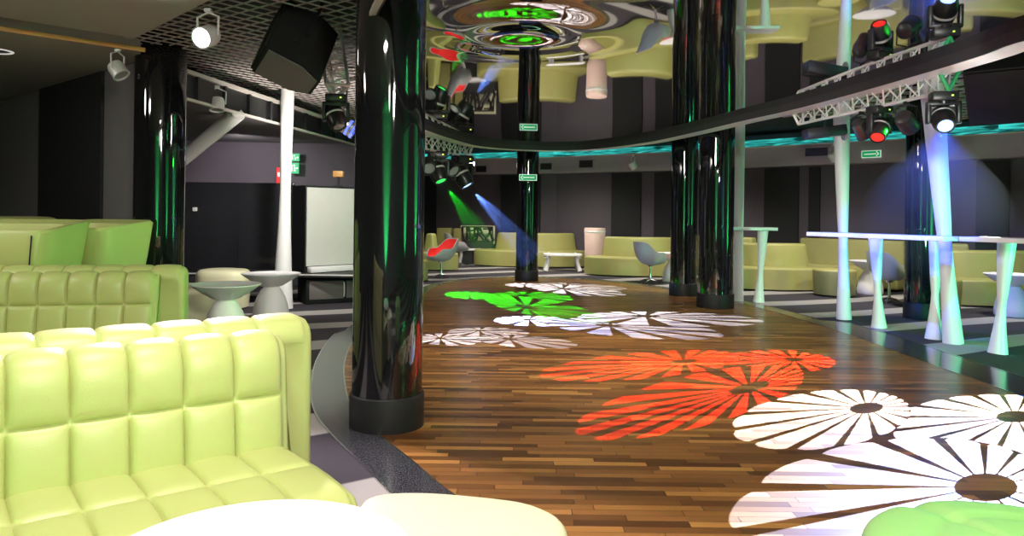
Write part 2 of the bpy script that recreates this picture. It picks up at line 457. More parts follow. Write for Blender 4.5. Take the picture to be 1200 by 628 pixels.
# left soffits
zs = 3.0
c0, c1, c2 = A(158, 45, zs), A(0, 20, zs), A(262, -8, zs)
dirr = (c2-c0).normalized()
e1 = c0+dirr*4.2
e0 = c0+(c1-c0)*2.2
struct(MB().prism([(c0.x, c0.y), (e0.x, e0.y), (-8.9, -2.9), (e1.x+1.2, -2.9), (e1.x, e1.y)], zs, zs+.16).build('ceiling_soffit', 'soffit', smooth=False))
b0, b1 = A(163, 59, zs), A(0, 35, zs); b2 = b0+(b1-b0)*2.0
struct(MB().prism([(b0.x, b0.y), (-4.0, 8.1), (-8.8, 12.3), (-8.9, b2.y), (b2.x, b2.y)], zs, zs+.12).build('ceiling_soffit_lounge', 'soffit', smooth=False))
dv = (b1-b0).normalized()
pp = [b0-dv*.05, b0+dv*5]
q = Vector((-dv.y, dv.x, 0)); q = q if q.y < 0 else -q
struct(MB().prism([(pp[0].x, pp[0].y), (pp[1].x, pp[1].y), (pp[1]+q*.03)[:2], (pp[0]+q*.03)[:2]], zs-.012, zs+.03).build('trim_9', 'orange', smooth=False))
# alcove ceiling behind the long fascia, and the fascia with its light rails
f0, f1 = Vector((-3.66, 8.3)), Vector((-2.93, 14.0))
struct(MB().prism([(f0.x-.06, f0.y), (f1.x-.06, f1.y), (-8.9, 13.55), (-8.6, 12.45), (-4.0, 8.42)], 2.64, 2.72).build('ceiling_alcove', 'wallL', smooth=False))
fas = thing('ceiling_fascia', '', '', (0, 0, 0)); del fas['label']; del fas['category']; struct(fas); fas.name = 'trim_10'
ft = (f1-f0).normalized(); fn = Vector((ft.y, -ft.x)); 
def strip2(a, b, n, t0, t1, z0, z1): return MB().prism([a+n*t0, b+n*t0, b+n*t1, a+n*t1], z0, z1)
strip2(f0, f1, fn, -.05, 0, 2.62, 2.94).build('panel', 'blackp', fas, smooth=False)
strip2(f0, f1, fn, 0.001, .05, 2.90, 2.945).build('rail', 'rim', fas, smooth=False)
strip2(f0, f1, fn, 0.001, .05, 2.60, 2.63).build('rail', 'rim', fas, smooth=False)
for k in range(9):
    a = f0+ft*(.25+k*.62); strip2(a, a+ft*.05, fn, 0.001, .04, 2.63, 2.90).build('batten', 'blackm', fas, smooth=False)

# low platform that carries the lounge chairs
struct(MB().prism([(-3.3, 6.1), (-8.8, 6.1), (-8.8, 12.1), (-4.2, 8.15), (-4.12, 7.75), (-3.65, 7.72), (-3.3, 6.9)], 0, .42).build('trim_11', 'carpet', smooth=False))

# ------------------------------------------------------------------ pillars
def pillar(px, py, r, label, d=None, zt=HC+.15, lean=None):
    p = A(px, py); k = (p.y+r)/p.y; p = Vector((p.x*k, p.y*k, 0))
    o = thing('pillar', label, 'pillar', p, 0, 'round black pillars')
    MB().lathe([(r*.965, .2), (r*.965, zt)], n=64).build('shaft', 'pillar', o)
    MB().lathe([(r*1.01, .001), (r*1.025, .01), (r*1.025, .215), (r*1.0, .222), (r*.9, .222)], n=64).build('base_band', 'band', o)
    return o, p
P1 = pillar(453, 511, .235, 'nearest glossy black round pillar beside the cream sofa end')
P2 = pillar(617, 330, .235, 'farthest glossy black pillar, bearing the white arrow sign')
P3 = pillar(838, 363, .27, 'glossy black pillar right of the dance floor, in front of its neighbour')
P4 = pillar(800.5, 348, .235, 'glossy black pillar half hidden behind the right-hand front pillar')
P5 = pillar(1077, 375, .20, 'black pillar lit blue behind the long white bar counter')
pl = Vector((-3.78, 8.05, 0))
o = thing('pillar', 'glossy black pillar behind the tufted sofa at the left lounge', 'pillar', pl, 0, 'round black pillars')
MB().lathe([(.257, .2), (.257, HC+.15)], n=64).build('shaft', 'pillar', o)
MB().lathe([(.265, .001), (.27, .01), (.27, .215), (.26, .222), (.2, .222)], n=64).build('base_band', 'band', o)

# ------------------------------------------------------------------ sofas
def pillow(t, p=6): return .35*max(0.0, 1-abs(2*t-1)**2)+.65*(1-math.exp(-min(t, 1-t)/.035))
def tuft_sweep(prof, quilt, x0, x1, cuts, bulge, name, mat, parent, endr=.035, nx=11):
    """prof: closed list of (y,z) points; quilt: dict index->(row t) for quilted points; cuts: seam x positions"""
    n = len(prof); P = [Vector(p) for p in prof]
    nor = []
    for i in range(n):
        t = (P[(i+1) % n]-P[i-1]).normalized(); nor.append(Vector((-t.y, t.x)))
    area = sum(P[i].x*P[(i+1) % n].y-P[(i+1) % n].x*P[i].y for i in range(n))
    if area > 0: nor = [-v for v in nor]
    cen = sum(P, Vector((0, 0)))/n
    xs = []
    for a, b in zip(cuts[:-1], cuts[1:]):
        for t in (0, .03, .07, .13, .22, .36, .5, .64, .78, .87, .93, .97): xs.append((a+(b-a)*t, t))
    xs.append((cuts[-1], 1.0))
    ext = []
    for x, t in xs: ext.append((x, t, 0))
    # rounded end caps
    cap = []
    for k in range(1, 5):
        a = PI/2*k/4; cap.append((endr*math.sin(a), endr*(1-math.cos(a))))
    vs = []; rows = []
    lo = [(x0-dx, 0.0, ins) for dx, ins in cap[::-1]]; hi = [(x1+dx, 0.0, ins) for dx, ins in cap]
    for (x, t, ins) in lo+ext+hi:
        b = pillow(t) if ins == 0 else 0
        row = []
        for i in range(n):
            off = -ins
            if i in quilt: off += bulge*b*pillow(quilt[i], 5)
            p = P[i]+nor[i]*off
            row.append(len(vs)); vs.append((x, p.x, p.y))
        rows.append(row)
    fs = []
    for r0, r1 in zip(rows[:-1], rows[1:]):
        for i in range(n): j = (i+1) % n; fs.append((r0[i], r0[j], r1[j], r1[i]))
    fs.append(tuple(rows[0])); fs.append(tuple(rows[-1][::-1]))
    return MB().add(vs, fs).build(name, mat, parent, angle=60)
def seg(pts, a, b, n, rows, lo, hi):
    for k in range(n):
        t = k/n; pts.append(((a[0]+(b[0]-a[0])*t, a[1]+(b[1]-a[1])*t)));
        if rows is not None: rows.append(lo+(hi-lo)*t)
def make_sofa(o, length, cell, seat_mat='leather', cut_first=.0):
    nc = int(round(length/cell)); cuts = [-length+length*i/nc for i in range(nc+1)]
    # front backrest: face at y=0 .. top roll .. back at y=-.2
    prof = []; quilt = {}
    def addq(a, b, n, lo=None, hi=None):
        ts = [k/n for k in range(n)]
        if lo == 0.0 and hi == 1.0: ts = (0, .03, .07, .13, .25, .5, .75, .87, .93, .97)
        elif lo == 0.0 and n == 2: ts = (0, .15, .32, .6)
        elif hi == 1.0 and n == 2: ts = (0, .5, .8)
        for t in ts:
            if lo is not None: quilt[len(prof)] = lo+(hi-lo)*t
            prof.append((a[0]+(b[0]-a[0])*t, a[1]+(b[1]-a[1])*t))
    addq((.03, .36), (.0, .635), 10, 0.0, 1.0)
    # upper row: up face then over the top in an arc
    arc = [(.0, .635), (-.006, .70), (-.012, .77), (-.028, .82), (-.06, .852), (-.105, .865), (-.16, .855)]
    for k in range(len(arc)-1): addq(arc[k], arc[k+1], 2, k/(len(arc)-1), (k+1)/(len(arc)-1))
    addq((-.16, .855), (-.16, .36), 4); addq((-.16, .36), (.03, .36), 3)
    tuft_sweep(prof, quilt, -length, 0, cuts, .036, 'backrest', 'leather', o)
    # rear backrest, longer at the right end
    prof = []; quilt = {}
    addq((-.165, .05), (-.165, .80), 4)
    arc = [(-.165, .80), (-.172, .85), (-.195, .888), (-.24, .91), (-.30, .912), (-.36, .89), (-.385, .85), (-.392, .66)]
    for k in range(len(arc)-1): addq(arc[k], arc[k+1], 2, k/(len(arc)-1), (k+1)/(len(arc)-1))
    addq((-.392, .66), (-.375, .36), 5, 0, 1); addq((-.375, .36), (-.34, .05), 3); addq((-.34, .05), (-.165, .05), 2)
    tuft_sweep(prof, quilt, -length, .17, [c*(length+.17)/length+.17 for c in cuts], .018, 'rear_backrest', 'leather', o, endr=.04)
    # seat
    prof = []; quilt = {}
    addq((-.02, .41), (.33, .425), 12, 0, 1); 
    arc = [(.33, .425), (.45, .425), (.56, .42), (.65, .41), (.685, .38), (.698, .33), (.698, .24)]
    for k in range(len(arc)-1): addq(arc[k], arc[k+1], 2, k/(len(arc)-1), (k+1)/(len(arc)-1))
    addq((.698, .24), (.67, .07), 3); addq((.67, .07), (-.02, .07), 4); addq((-.02, .07), (-.02, .41), 3)
    tuft_sweep(prof, quilt, -length, .0, cuts, .026, 'seat', seat_mat, o, endr=.03)
    MB().box((-length/2, .13, .037), (length-.1, .9, .07)).build('plinth', 'blackp', o, smooth=False)
S0 = A(329, 518.5, .43); S1 = A(81, 563, .43)
sd = (S0-S1); sofa_rz = math.atan2(sd.y, sd.x)
sx = sd.length
print('sofa cell', sx/4, 'angle', math.degrees(sofa_rz), S0)
o = thing('tufted_sofa', 'large lime tufted sofa in the left foreground behind the white round table', 'sofa', (S0.x, S0.y, 0), sofa_rz + PI*0, 'tufted sofas')
# local +y must point to the viewer's side: mirror by turning round
cell = sx/4
def flip_children(root):
    for c in root.children:
        me = c.data
        for v in me.vertices: v.co.y *= -1
        me.flip_normals()
make_sofa(o, cell*13, cell); flip_children(o)
T0 = A(178, 356, .635)   # seam line right end of middle sofa
T1 = A(9, 358.5, .635)
td = (T0-T1); print('mid', T0, T1, td.length/5, math.degrees(math.atan2(td.y, td.x)))
o = thing('tufted_sofa', 'olive green tufted sofa behind the foreground sofa, its end lit green', 'sofa', (T0.x, T0.y, 0), math.atan2(td.y, td.x), 'tufted sofas')
make_sofa(o, td.length/5*12, td.length/5); flip_children(o)

# ------------------------------------------------------------------ foreground table, ottomans
tp = Vector((-.655, 1.935, 0))
o = thing('round_table', 'white round table cut by the bottom edge, in front of the foreground sofa', 'table', tp)
MB().lathe([(.02, .466), (.38, .466), (.405, .474), (.413, .487), (.405, .498), (.39, .5), (.02, .5)], n=96).build('tabletop', 'white', o)
MB().lathe([(.24, .001), (.24, .012), (.15, .04), (.075, .12), (.06, .25), (.075, .38), (.13, .45), (.16, .466)], n=48).build('pedestal', 'white', o)

def soft_block(name, poly, z0, z1, mat, parent, bev=.05, taper=0.0):
    bm = bmesh.new(); n = len(poly)
    c = sum((Vector(p) for p in poly), Vector((0, 0)))/n
    rings = []
    prof = [(1-taper, z0), (1.0-taper*.3, z0+(z1-z0)*.5)]
    for k in range(6):
        a = PI/2*k/5; prof.append((1.0-(bev/.4)*(1-math.cos(a)), z1-bev+bev*math.sin(a)))
    prof.append((.6, z1+.006)); prof.append((.25, z1+.01))
    vs = []; fs = []
    for s, z in prof:
        for p in poly: q = c+(Vector(p)-c)*s; vs.append((q.x, q.y, z))
    for i in range(len(prof)-1):
        for k in range(n): k2 = (k+1) % n; fs.append((i*n+k, i*n+k2, (i+1)*n+k2, (i+1)*n+k))
    fs.append(tuple(range(n-1, -1, -1))); fs.append(tuple((len(prof)-1)*n+k for k in range(n)))
    return MB().add(vs, fs).build(name, mat, parent, angle=50)
ot = [A(415, 592, .43), A(428, 579, .43), A(455, 573.5, .43), A(500, 573, .43), A(555, 577, .43), A(610, 583.5, .43), A(640, 592, .43), A(660, 604, .43), A(666, 622, .43)]
ot = [(p.x, p.y) for p in ot] + [(.15, 2.0), (.0, 1.85), (-.3, 1.80), (-.5, 1.95), (-.58, 2.3)]
oc = sum((Vector(p) for p in ot), Vector((0, 0)))/len(ot)
ol = smoothloop([(p[0]-oc.x, p[1]-oc.y) for p in ot], 6)
o = thing('ottoman', 'smooth cream ottoman at the bottom between the white table and parquet', 'ottoman', (oc.x, oc.y, 0), 0, 'leather ottomans')
soft_block('cushion', ol, .06, .425, 'cream', o, bev=.04, taper=.04)
MB().lathe([(.22, 0), (.22, .06)], n=40).build('plinth', 'blackp', o)
# tufted pouf, bottom right, with green light put into its leather colour
gp = Vector((1.52, 2.13, 0))
o = thing('ottoman', 'tufted green-lit round pouf at the bottom right corner over white light pattern', 'ottoman', gp, 0, 'leather ottomans')
def pouf_fn(u, v):
    a = 2*PI*u
    if v < .55:
        r = .47*math.sin(v/.55*PI/2)**.9; f = v/.55
        z = .455-.065*f**4
        # seams: radial valleys + button
        val_ = 1-max(0, math.cos(a*3+.5))**24*min(1, f*3)
        z -= .02*(1-val_) + .03*math.exp(-(r/.05)**2) + .012*math.exp(-((r-.27)/.02)**2)
        return (r*math.cos(a), r*math.sin(a), z)
    t = (v-.55)/.45
    return ((.47+.03*math.sin(PI*t)-.05*t*t)*math.cos(a), (.47+.03*math.sin(PI*t)-.05*t*t)*math.sin(a), .39-.33*t)
MB().grid(pouf_fn, 96, 40, cu=True).build('cushion', 'green_lit_leather', o, angle=70)
MB().lathe([(.36, 0), (.36, .075)], n=40).build('plinth', 'blackp', o)

# ------------------------------------------------------------------ lounge tub chairs
def make_tub(o, w=.92, dp=.86, mat='leather', seams=(-.2, .2)):
    # outer shell: flared box with rounded corners, open at the front
    def ring(sx_, sy_, z, n=48, slope=0.0):
        out = []
        for k in range(n):
            a = 2*PI*k/n; c, s_ = math.cos(a), math.sin(a); e = .32
            x = sx_*math.copysign(abs(c)**e, c); y = sy_*math.copysign(abs(s_)**e, s_)
            out.append((x, y, z+slope*y))
        return out
    prof = [(w*.36, dp*.36, .02, 0), (w*.40, dp*.40, .2, 0), (w*.455, dp*.455, .5, .0), (w/2, dp/2, .80, .10), (w/2-.02, dp/2-.02, .825, .10),
            (w/2-.16, dp/2-.16, .80, .10), (w/2-.2, dp/2-.2, .60, .03), (w/2-.19, dp/2-.19, .42, 0)]
    vs = []; fs = []; n = 48
    for sx_, sy_, z, sl in prof: vs += ring(sx_, sy_, z, n, sl)
    for i in range(len(prof)-1):
        for k in range(n): k2 = (k+1) % n; fs.append((i*n+k, i*n+k2, (i+1)*n+k2, (i+1)*n+k))
    fs.append(tuple(range(n-1, -1, -1))); fs.append(tuple((len(prof)-1)*n+k for k in range(n)))
    MB().add(vs, fs).build('shell', mat, o, angle=50)
    MB().add([], []).box((0, -.02, .44), (w-.40, dp-.40, .12), bev=.04, seg=3).build('seat_cushion', mat, o)
    for sx_ in seams:
        MB().tube([(sx_*.86, -dp*.375, .1), (sx_*.95, -dp*.452, .48), (sx_*1.05, -dp*.492, .74)], .006, 6).build('seam', 'blackp', o)
    MB().box((0, 0, .01), (.6, .55, .02)).build('foot', 'blackp', o, smooth=False)
ch = D(118, 262, 7.35)
o = thing('lounge_chair', 'green-lit lounge tub chair nearest the left pillar, behind the olive tufted sofa', 'chair', (D(114, 262, 7.4).x, 7.36, .42), R(-14), 'lounge tub chairs'); make_tub(o, .86, .76, seams=(-.3,))
o = thing('lounge_chair', 'lime lounge tub chair at the left edge with a dark upright back seam', 'chair', (D(20, 262, 6.6).x, 6.56, .42), R(6), 'lounge tub chairs'); make_tub(o, 1.0, .86, seams=(.04, .34))
o = thing('lounge_chair', 'lounge tub chair farthest back, only its rim showing at left edge', 'chair', (D(8, 255, 8.2).x, 8.3, .42), R(40), 'lounge tub chairs'); make_tub(o)

# ------------------------------------------------------------------ mushroom tables
def mushroom(p, label, rw=.36, h=.6, mat='matwhite'):
    o = thing('mushroom_table', label, 'table', p, 0, 'flared white pedestal tables')
    MB().lathe([(.09, h-.17), (.14, h-.155), (.25, h-.09), (.34, h-.025), (rw, h-.008), (rw, h), (rw-.015, h), (rw-.04, h-.012), (.02, h-.022)], n=64).build('dish_top', mat, o)
    MB().lathe([(.215, .001), (.222, .02), (.222, .1), (.205, .2), (.175, .3), (.13, .385), (.095, .425), (.09, h-.165)], n=48).build('pedestal', mat, o)
    return o
p = A(265, 332.5, .6); mushroom((p.x, p.y, 0), 'nearer of the two flared tables left of the near pillar, dark dished top')
p = A(318, 320, .6); mushroom((p.x, p.y, 0), 'farther flared table in front of the big white column, pale top')
p = A(1186, 321, .6); mushroom((p.x, p.y, 0), 'flared table at the right edge seen under the long bar counter')
p = A(1020, 305.5, .6); mushroom((p.x, p.y, 0), 'flared table behind the round ottoman and beside the grey bucket chair')
p = Vector((A(789, 330).x, A(789, 330).y, 0)); mushroom(p, 'flared table half hidden behind the pair of right pillars')

# beige pouf and block behind the left tables
p = A(261, 361); o = thing('ottoman', 'cream padded stool behind the left flared table', 'ottoman', (p.x, p.y+.02, 0), 0, 'leather ottomans')
cl = [(.36*math.copysign(abs(math.cos(a))**.7, math.cos(a)), .30*math.copysign(abs(math.sin(a))**.7, math.sin(a))) for a in [2*PI*k/40 for k in range(40)]]
soft_block('cushion', cl, .02, .55, 'cream', o, bev=.10, taper=.08)
p = A(222, 334, .43); o = thing('ottoman', 'low beige block seat between the left pillar and the flared tables', 'ottoman', (p.x-.02, p.y-.15, 0), R(12), 'leather ottomans')
cl = [(.40*math.copysign(abs(math.cos(a))**.35, math.cos(a)), .40*math.copysign(abs(math.sin(a))**.35, math.sin(a))) for a in [2*PI*k/48 for k in range(48)]]
soft_block('cushion', cl, .02, .44, 'cream', o, bev=.05, taper=.02)

# ------------------------------------------------------------------ white bone-shaped columns
def bone(path, radii, label, name='column', n=32):
    o = thing(name, label, 'column', path[0], 0, 'white bone-shaped columns')
    b = Vector(path[0]); P = [Vector(p)-b for p in path]
    MB().tube(P, radii, n).build('shaft', 'matwhite', o)
    return o
def lerp_path(p0, p1, n=18): return [Vector(p0).lerp(Vector(p1), k/n) for k in range(n+1)]
def bone_r(n, r0, rw, r1, w=.45):
    out = []
    for k in range(n+1):
        t = k/n
        if t < w: s = abs(t-w)/w; out.append(rw+(r0-rw)*s**1.5)
        else: s = (t-w)/(1-w); out.append(rw+(r1-rw)*s**.75)
    return out
p = A(331, 361); q = D(337, 112, p.y-.05)
bone(lerp_path(p, (q.x, q.y, HC)), bone_r(18, .145, .075, .095, .58), 'big white flared column left of the near pillar, beside the exit signs')
# strut
q = Vector((-3.50, 9.55, 2.62)); f = Vector((-7.85, 12.0, 0.0))
bone(lerp_path(f, q), bone_r(18, .12, .07, .10, .4), 'leaning white strut high behind the left pillar')
def counter_col(base_px, top_px, zt, r0, rw, r1, label, w=.36):
    p = A(*base_px); q = D(top_px[0], top_px[1], p.y)
    k = (zt-0)/(q.z); top = p+(q-p)*k
    return bone(lerp_path(p, top, 24), bone_r(24, r0, rw, r1, w), label), p
counter_col((989, 374), (986, 120), HC, .098, .060, .115, 'tall white column rising through the far end of the long bar counter')
counter_col((1117, 402), (1096, 150), HC, .108, .068, .128, 'white column leaning left through the long bar counter, below the blue lamp')
counter_col((865, 353), (867, 100), HC, .085, .072, .09, 'slim white column touching the right front pillar, at the short counter')

# ------------------------------------------------------------------ bar counters
def leg_mesh(h, r0, rw, r1, lean=(0, 0), n=20):
    pts = [(lean[0]*k/n, lean[1]*k/n, .001+h*k/n) for k in range(n+1)]
    return MB().tube(pts, bone_r(n, r0, rw, r1, .46), 32)
ZB = 1.17
c0 = A(957, 272.5, ZB+.03); c1 = A(1200, 281, ZB+.03)
cdir = Vector((c1.x-c0.x, c1.y-c0.y, 0)).normalized(); cn = Vector((cdir.y, -cdir.x, 0)); cn = cn if cn.y < 0 else -cn
print('counter', c0, c1)
sm = A(1136, 278, ZB+.03)
ls = (sm-c0).dot(cdir)
def counter(start, length, label, legs, wd=.34):
    o = thing('bar_counter', label, 'counter', (start.x, start.y, 0), math.atan2(cdir.y, cdir.x), 'white standing bar counters')
    MB().box((length/2, -wd/2+.17-.02, ZB+.015), (length-.004, wd, .05), bev=.008).build('countertop', 'white', o)
    inv = Matrix.Rotation(-math.atan2(cdir.y, cdir.x), 4, 'Z') @ Matrix.Translation(-Vector((start.x, start.y, 0)))
    for (bx, by), (tx, ty) in legs:
        b = A(bx, by); t = D(tx, ty, b.y); lb = inv @ b; lt = inv @ Vector((t.x, t.y, 0))
        leg_mesh(ZB-.012, .095, .04, .088, (lt.x-lb.x, lt.y-lb.y)).build('leg', 'legmint', o, loc=lb)
    return o
counter(c0, ls, 'long white standing bar counter at right, blue-lit half with two columns through it', [((1030, 384), (1026, 283)), ((1094, 397), (1098, 285))])
counter(sm, 2.6, 'white standing bar counter running off the right edge, lit mint green', [((1169, 414), (1180, 290))])
o = thing('bar_counter', 'short white standing counter beside the right front pillar', 'counter', (0, 0, 0), 0, 'white standing bar counters')
b = A(889, 354); o.location = (b.x, b.y, 0)
q = D(908, 269, b.y); MB().box(((q.x-b.x)-.55, .02, ZB+.015), (1.1, .34, .05), bev=.008).build('countertop', 'white', o)
t = D(894, 275, b.y); leg_mesh(ZB-.012, .09, .042, .085, (t.x-b.x, 0)).build('leg', 'legmint', o)
leg_mesh(ZB-.012, .09, .042, .085, (0, 0)).build('leg', 'legmint', o, loc=(-.72, 0.0, 0))

# ------------------------------------------------------------------ curved banquettes
def banquette(name_label, center, rad, a0, a1, seat_d, back_t, ba0=None, ba1=None, hs=.43, hb=.87, back_taper=.05, mat='olive', inner=True):
    """seat = ring sector; the seat front is at radius rad (towards the arc centre's outside when inner False)"""
    ba0 = a0 if ba0 is None else ba0; ba1 = a1 if ba1 is None else ba1
    o = thing('banquette', name_label, 'sofa', (center[0], center[1], 0), 0, 'olive curved banquettes')
    def sector(r0, r1, s0, s1, rc):
        N = 28; pts = []
        # rounded corners via superellipse blend of the polar rectangle
        M_ = 72
        for k in range(M_):
            t = 2*PI*k/M_; c, s_ = math.cos(t), math.sin(t); e = rc
            u = math.copysign(abs(c)**e, c); v = math.copysign(abs(s_)**e, s_)
            a = (s0+s1)/2+(s1-s0)/2*u; r = (r0+r1)/2+(r1-r0)/2*v
            pts.append((r*math.cos(a), r*math.sin(a)))
        return pts
    def block(nm, r0, r1, s0, s1, z0, z1, rc, taper, bev):
        lv = [(0, z0), (0, z0+.02)]
        prof = [(1, z0), (1, z1-bev)]
        vs = []; fs = []; n = 72
        levels = [(z0, 0.0), (z1-bev, taper)] + [(z1-bev+bev*math.sin(PI/2*k/4), taper+bev*(1-math.cos(PI/2*k/4))) for k in range(1, 5)]
        for z, ins in levels:
            da = ins/((r0+r1)/2)
            vs += [(x, y, z) for x, y in sector(r0+ins, r1-ins, s0+da, s1-da, rc)]
        for i in range(len(levels)-1):
            for k in range(n): k2 = (k+1) % n; fs.append((i*n+k, i*n+k2, (i+1)*n+k2, (i+1)*n+k))
        fs.append(tuple(range(n-1, -1, -1))); fs.append(tuple((len(levels)-1)*n+k for k in range(n)))
        MB().add(vs, fs).build(nm, mat, o, angle=50)
    if inner:   # front at small radius (concave)
        block('seat', rad, rad+seat_d, a0, a1, .03, hs, .32, .0, .045)
        block('backrest', rad+seat_d-back_t, rad+seat_d+.02, ba0, ba1, hs-.02, hb, .3, back_taper, .05)
    else:       # front at large radius (convex)
        block('seat', rad-seat_d, rad, a0, a1, .03, hs, .32, .0, .045)
        block('backrest', rad-seat_d-.02, rad-seat_d+back_t, ba0, ba1, hs-.02, hb, .4, back_taper, .05)
    return o
# sofa in the centre far background (convex front bulging toward the viewer)
p = A(617, 314); cpt = (p.x, p.y+2.6)
banquette('olive banquette behind the farthest pillar, low end pointing left', (p.x+.22, p.y+2.55), 2.5, R(227), R(306), .9, .42, R(237), R(306), inner=False)
p = A(742, 325); banquette('olive drum-backed banquette between farthest pillar and right pillars', (p.x+.25, p.y+1.85), 1.85, R(222), R(310), .85, .45, R(230), R(310), inner=False)
p = A(928, 342); banquette('olive banquette right of the short counter, rounded drum back', (p.x-.05, p.y+1.75), 1.75, R(222), R(312), .85, .45, R(232), R(300), inner=False)
p = A(1165, 361); banquette('olive banquette behind the flared table at far right', (p.x+.3, p.y+2.4), 2.4, R(238), R(300), .9, .45, R(242), R(300), inner=False)
p = A(520, 318); banquette('olive seat behind the red-lined chair at far left', (p.x-.1, p.y+1.0), .95, R(222), R(300), .6, .3, R(222), R(255), inner=False)
p = A(492, 333); banquette('dark olive seat peeking out right of the near pillar', (p.x-.85, p.y+.75), .95, R(272), R(365), .85, .35, R(325), R(365), inner=False)
# beige wall backs behind the right seats
def wall_back(x0, x1, ytop, ybot, d, label, hb=None):
    a, b = D(x0, ytop, d[0]), D(x1, ytop, d[1]); t = Vector((b.x-a.x, b.y-a.y, 0)); L = t.length
    o = thing('high_back_bench', label, 'bench', ((a.x+b.x)/2, (a.y+b.y)/2, 0), math.atan2(t.y, t.x), 'beige high-backed wall benches')
    MB().box((0, .0, .49), (L, .22, .98-.06), bev=.04, seg=3).build('backrest', 'olive', o)
    MB().box((0, -.22, .24), (L, .35, .40), bev=.05, seg=3).build('seat', 'olive', o)
    return o
wall_back(940, 1062, 283, 340, (15.7, 14.2), 'beige wall bench behind the round ottoman and grey bucket chair')
wall_back(1102, 1135, 287, 340, (13.3, 13.1), 'beige wall bench just right of the blue-lit pillar')
wall_back(862, 884, 282, 330, (15.6, 15.3), 'beige wall bench glimpsed beside the slim white column')
wall_back(513, 530, 266, 300, (21.0, 20.9), 'narrow beige high seat against the far wall, left of the other')
wall_back(533, 542, 267, 300, (20.6, 20.5), 'narrow beige high seat against the far wall beside the lattice screen')
p = A(988, 349); o = thing('ottoman', 'round olive ottoman behind the far end of the long counter', 'ottoman', (p.x, p.y+.36, 0), 0, 'leather ottomans')
soft_block('cushion', [(.36*math.cos(2*PI*k/48), .36*math.sin(2*PI*k/48)) for k in range(48)], .03, .47, 'olive', o, bev=.04, taper=.05)
p = A(1052, 356); o = thing('ottoman', 'olive ottoman half hidden by the blue-lit pillar', 'ottoman', (p.x+.30, p.y-.5, 0), 0, 'leather ottomans')
soft_block('cushion', [(.38*math.cos(2*PI*k/48), .38*math.sin(2*PI*k/48)) for k in range(48)], .03, .47, 'olive', o, bev=.04, taper=.05)

# ------------------------------------------------------------------ white low tables, drum, lattice
def organic_table(p, label, L=.95, W=.6, h=.42, rz=0):
    o = thing('low_table', label, 'table', p, rz, 'white low tables')
    sl = [(L/2*math.copysign(abs(math.cos(a))**.5, math.cos(a)), W/2*math.copysign(abs(math.sin(a))**.5, math.sin(a))) for a in [2*PI*k/48 for k in range(48)]]
    MB().prism(sl, h-.05, h, bev=.015).build('tabletop', 'white', o)
    for sx_ in (-1, 1):
        for sy_ in (-1, 1):
            pts = [(sx_*L*.43, sy_*W*.36, .001), (sx_*L*.40, sy_*W*.33, .1), (sx_*L*.36, sy_*W*.3, .24), (sx_*L*.38, sy_*W*.32, h-.06), (sx_*L*.40, sy_*W*.33, h-.04)]
            MB().tube(pts, [.06, .05, .045, .06, .09], 14).build('leg', 'white', o)
        MB().tube([(sx_*L*.43, -W*.36, .03), (sx_*L*.43, W*.36, .03)], .028, 10).build('runner', 'white', o)
    return o
p = A(665, 317.5); organic_table((p.x-.12, p.y+.1, 0), 'white low table with curved legs right of the farthest pillar')
p = A(556, 309.2); organic_table((p.x-.1, p.y+.1, 0), 'white low table behind the red-lined chair, before the lattice screen', L=.72, W=.5)
o = thing('drum_stand', 'pale pink drum standing between the two central banquettes', 'drum', (2.02, 18.25, 0))
MB().lathe([(.23, .001), (.235, .02), (.245, .6), (.26, 1.02), (.25, 1.05), (.02, 1.05)], n=48).build('body', 'pink', o)
MB().lathe([(.255, .94), (.264, .95), (.264, .97), (.255, .98)], n=48).build('band', 'matwhite', o)
# lattice screen
a, b = D(541, 266, 20.3), D(578, 266, 20.3)
o = thing('lattice_screen', 'black lattice screen with leaf-shaped cut-outs at the far left wall', 'screen', ((a.x+b.x)/2, 20.3, 0))
W_ = (b.x-a.x); H_ = 1.0
r2 = random.Random(3)
MB().box((0, 0, .3), (W_, .03, .6)).build('lower_panel', 'blackp', o, smooth=False)
mb = MB()
for x in (-W_/2+.02, W_/2-.02): mb.box((x, 0, .8), (.04, .03, .42))
for z in (.61, 1.0): mb.box((0, 0, z), (W_, .03, .04))
mb.build('frame', 'blackp', o, smooth=False)
mb = MB(); nb = 9
for k in range(nb):
    x0 = -W_/2+W_*(k+.5)/nb; dx = r2.uniform(-.14, .14)
    mb.tube([(x0-dx, 0, .62), (x0+dx*.3, .0, .8), (max(-W_/2+.02, min(W_/2-.02, x0+dx)), 0, .99)], [.05, .026, .045], 6)
for k in range(5):
    z = .67+.07*k; x0 = r2.uniform(-W_/2+.05, W_/2-.2); mb.tube([(x0, 0, z), (min(W_/2, x0+.2), 0, z+r2.uniform(-.1, .1))], .024, 6)
mb.build('lattice', 'blackp', o)
o2 = MB().box((0, 0, 0), (W_*1.1, .04, .5)).build('wall_panel', 'cream', smooth=False); o2.location = ((a.x+b.x)/2, 20.6, .78); tag(o2, 'pale backing board glimpsed through the black lattice screen', 'panel')
o3 = MB().box((0, 0, .25), (W_*.9, .04, .5)).build('backing_leg', 'blackp', o2, smooth=False); o3.location = (0, 0, -.77)

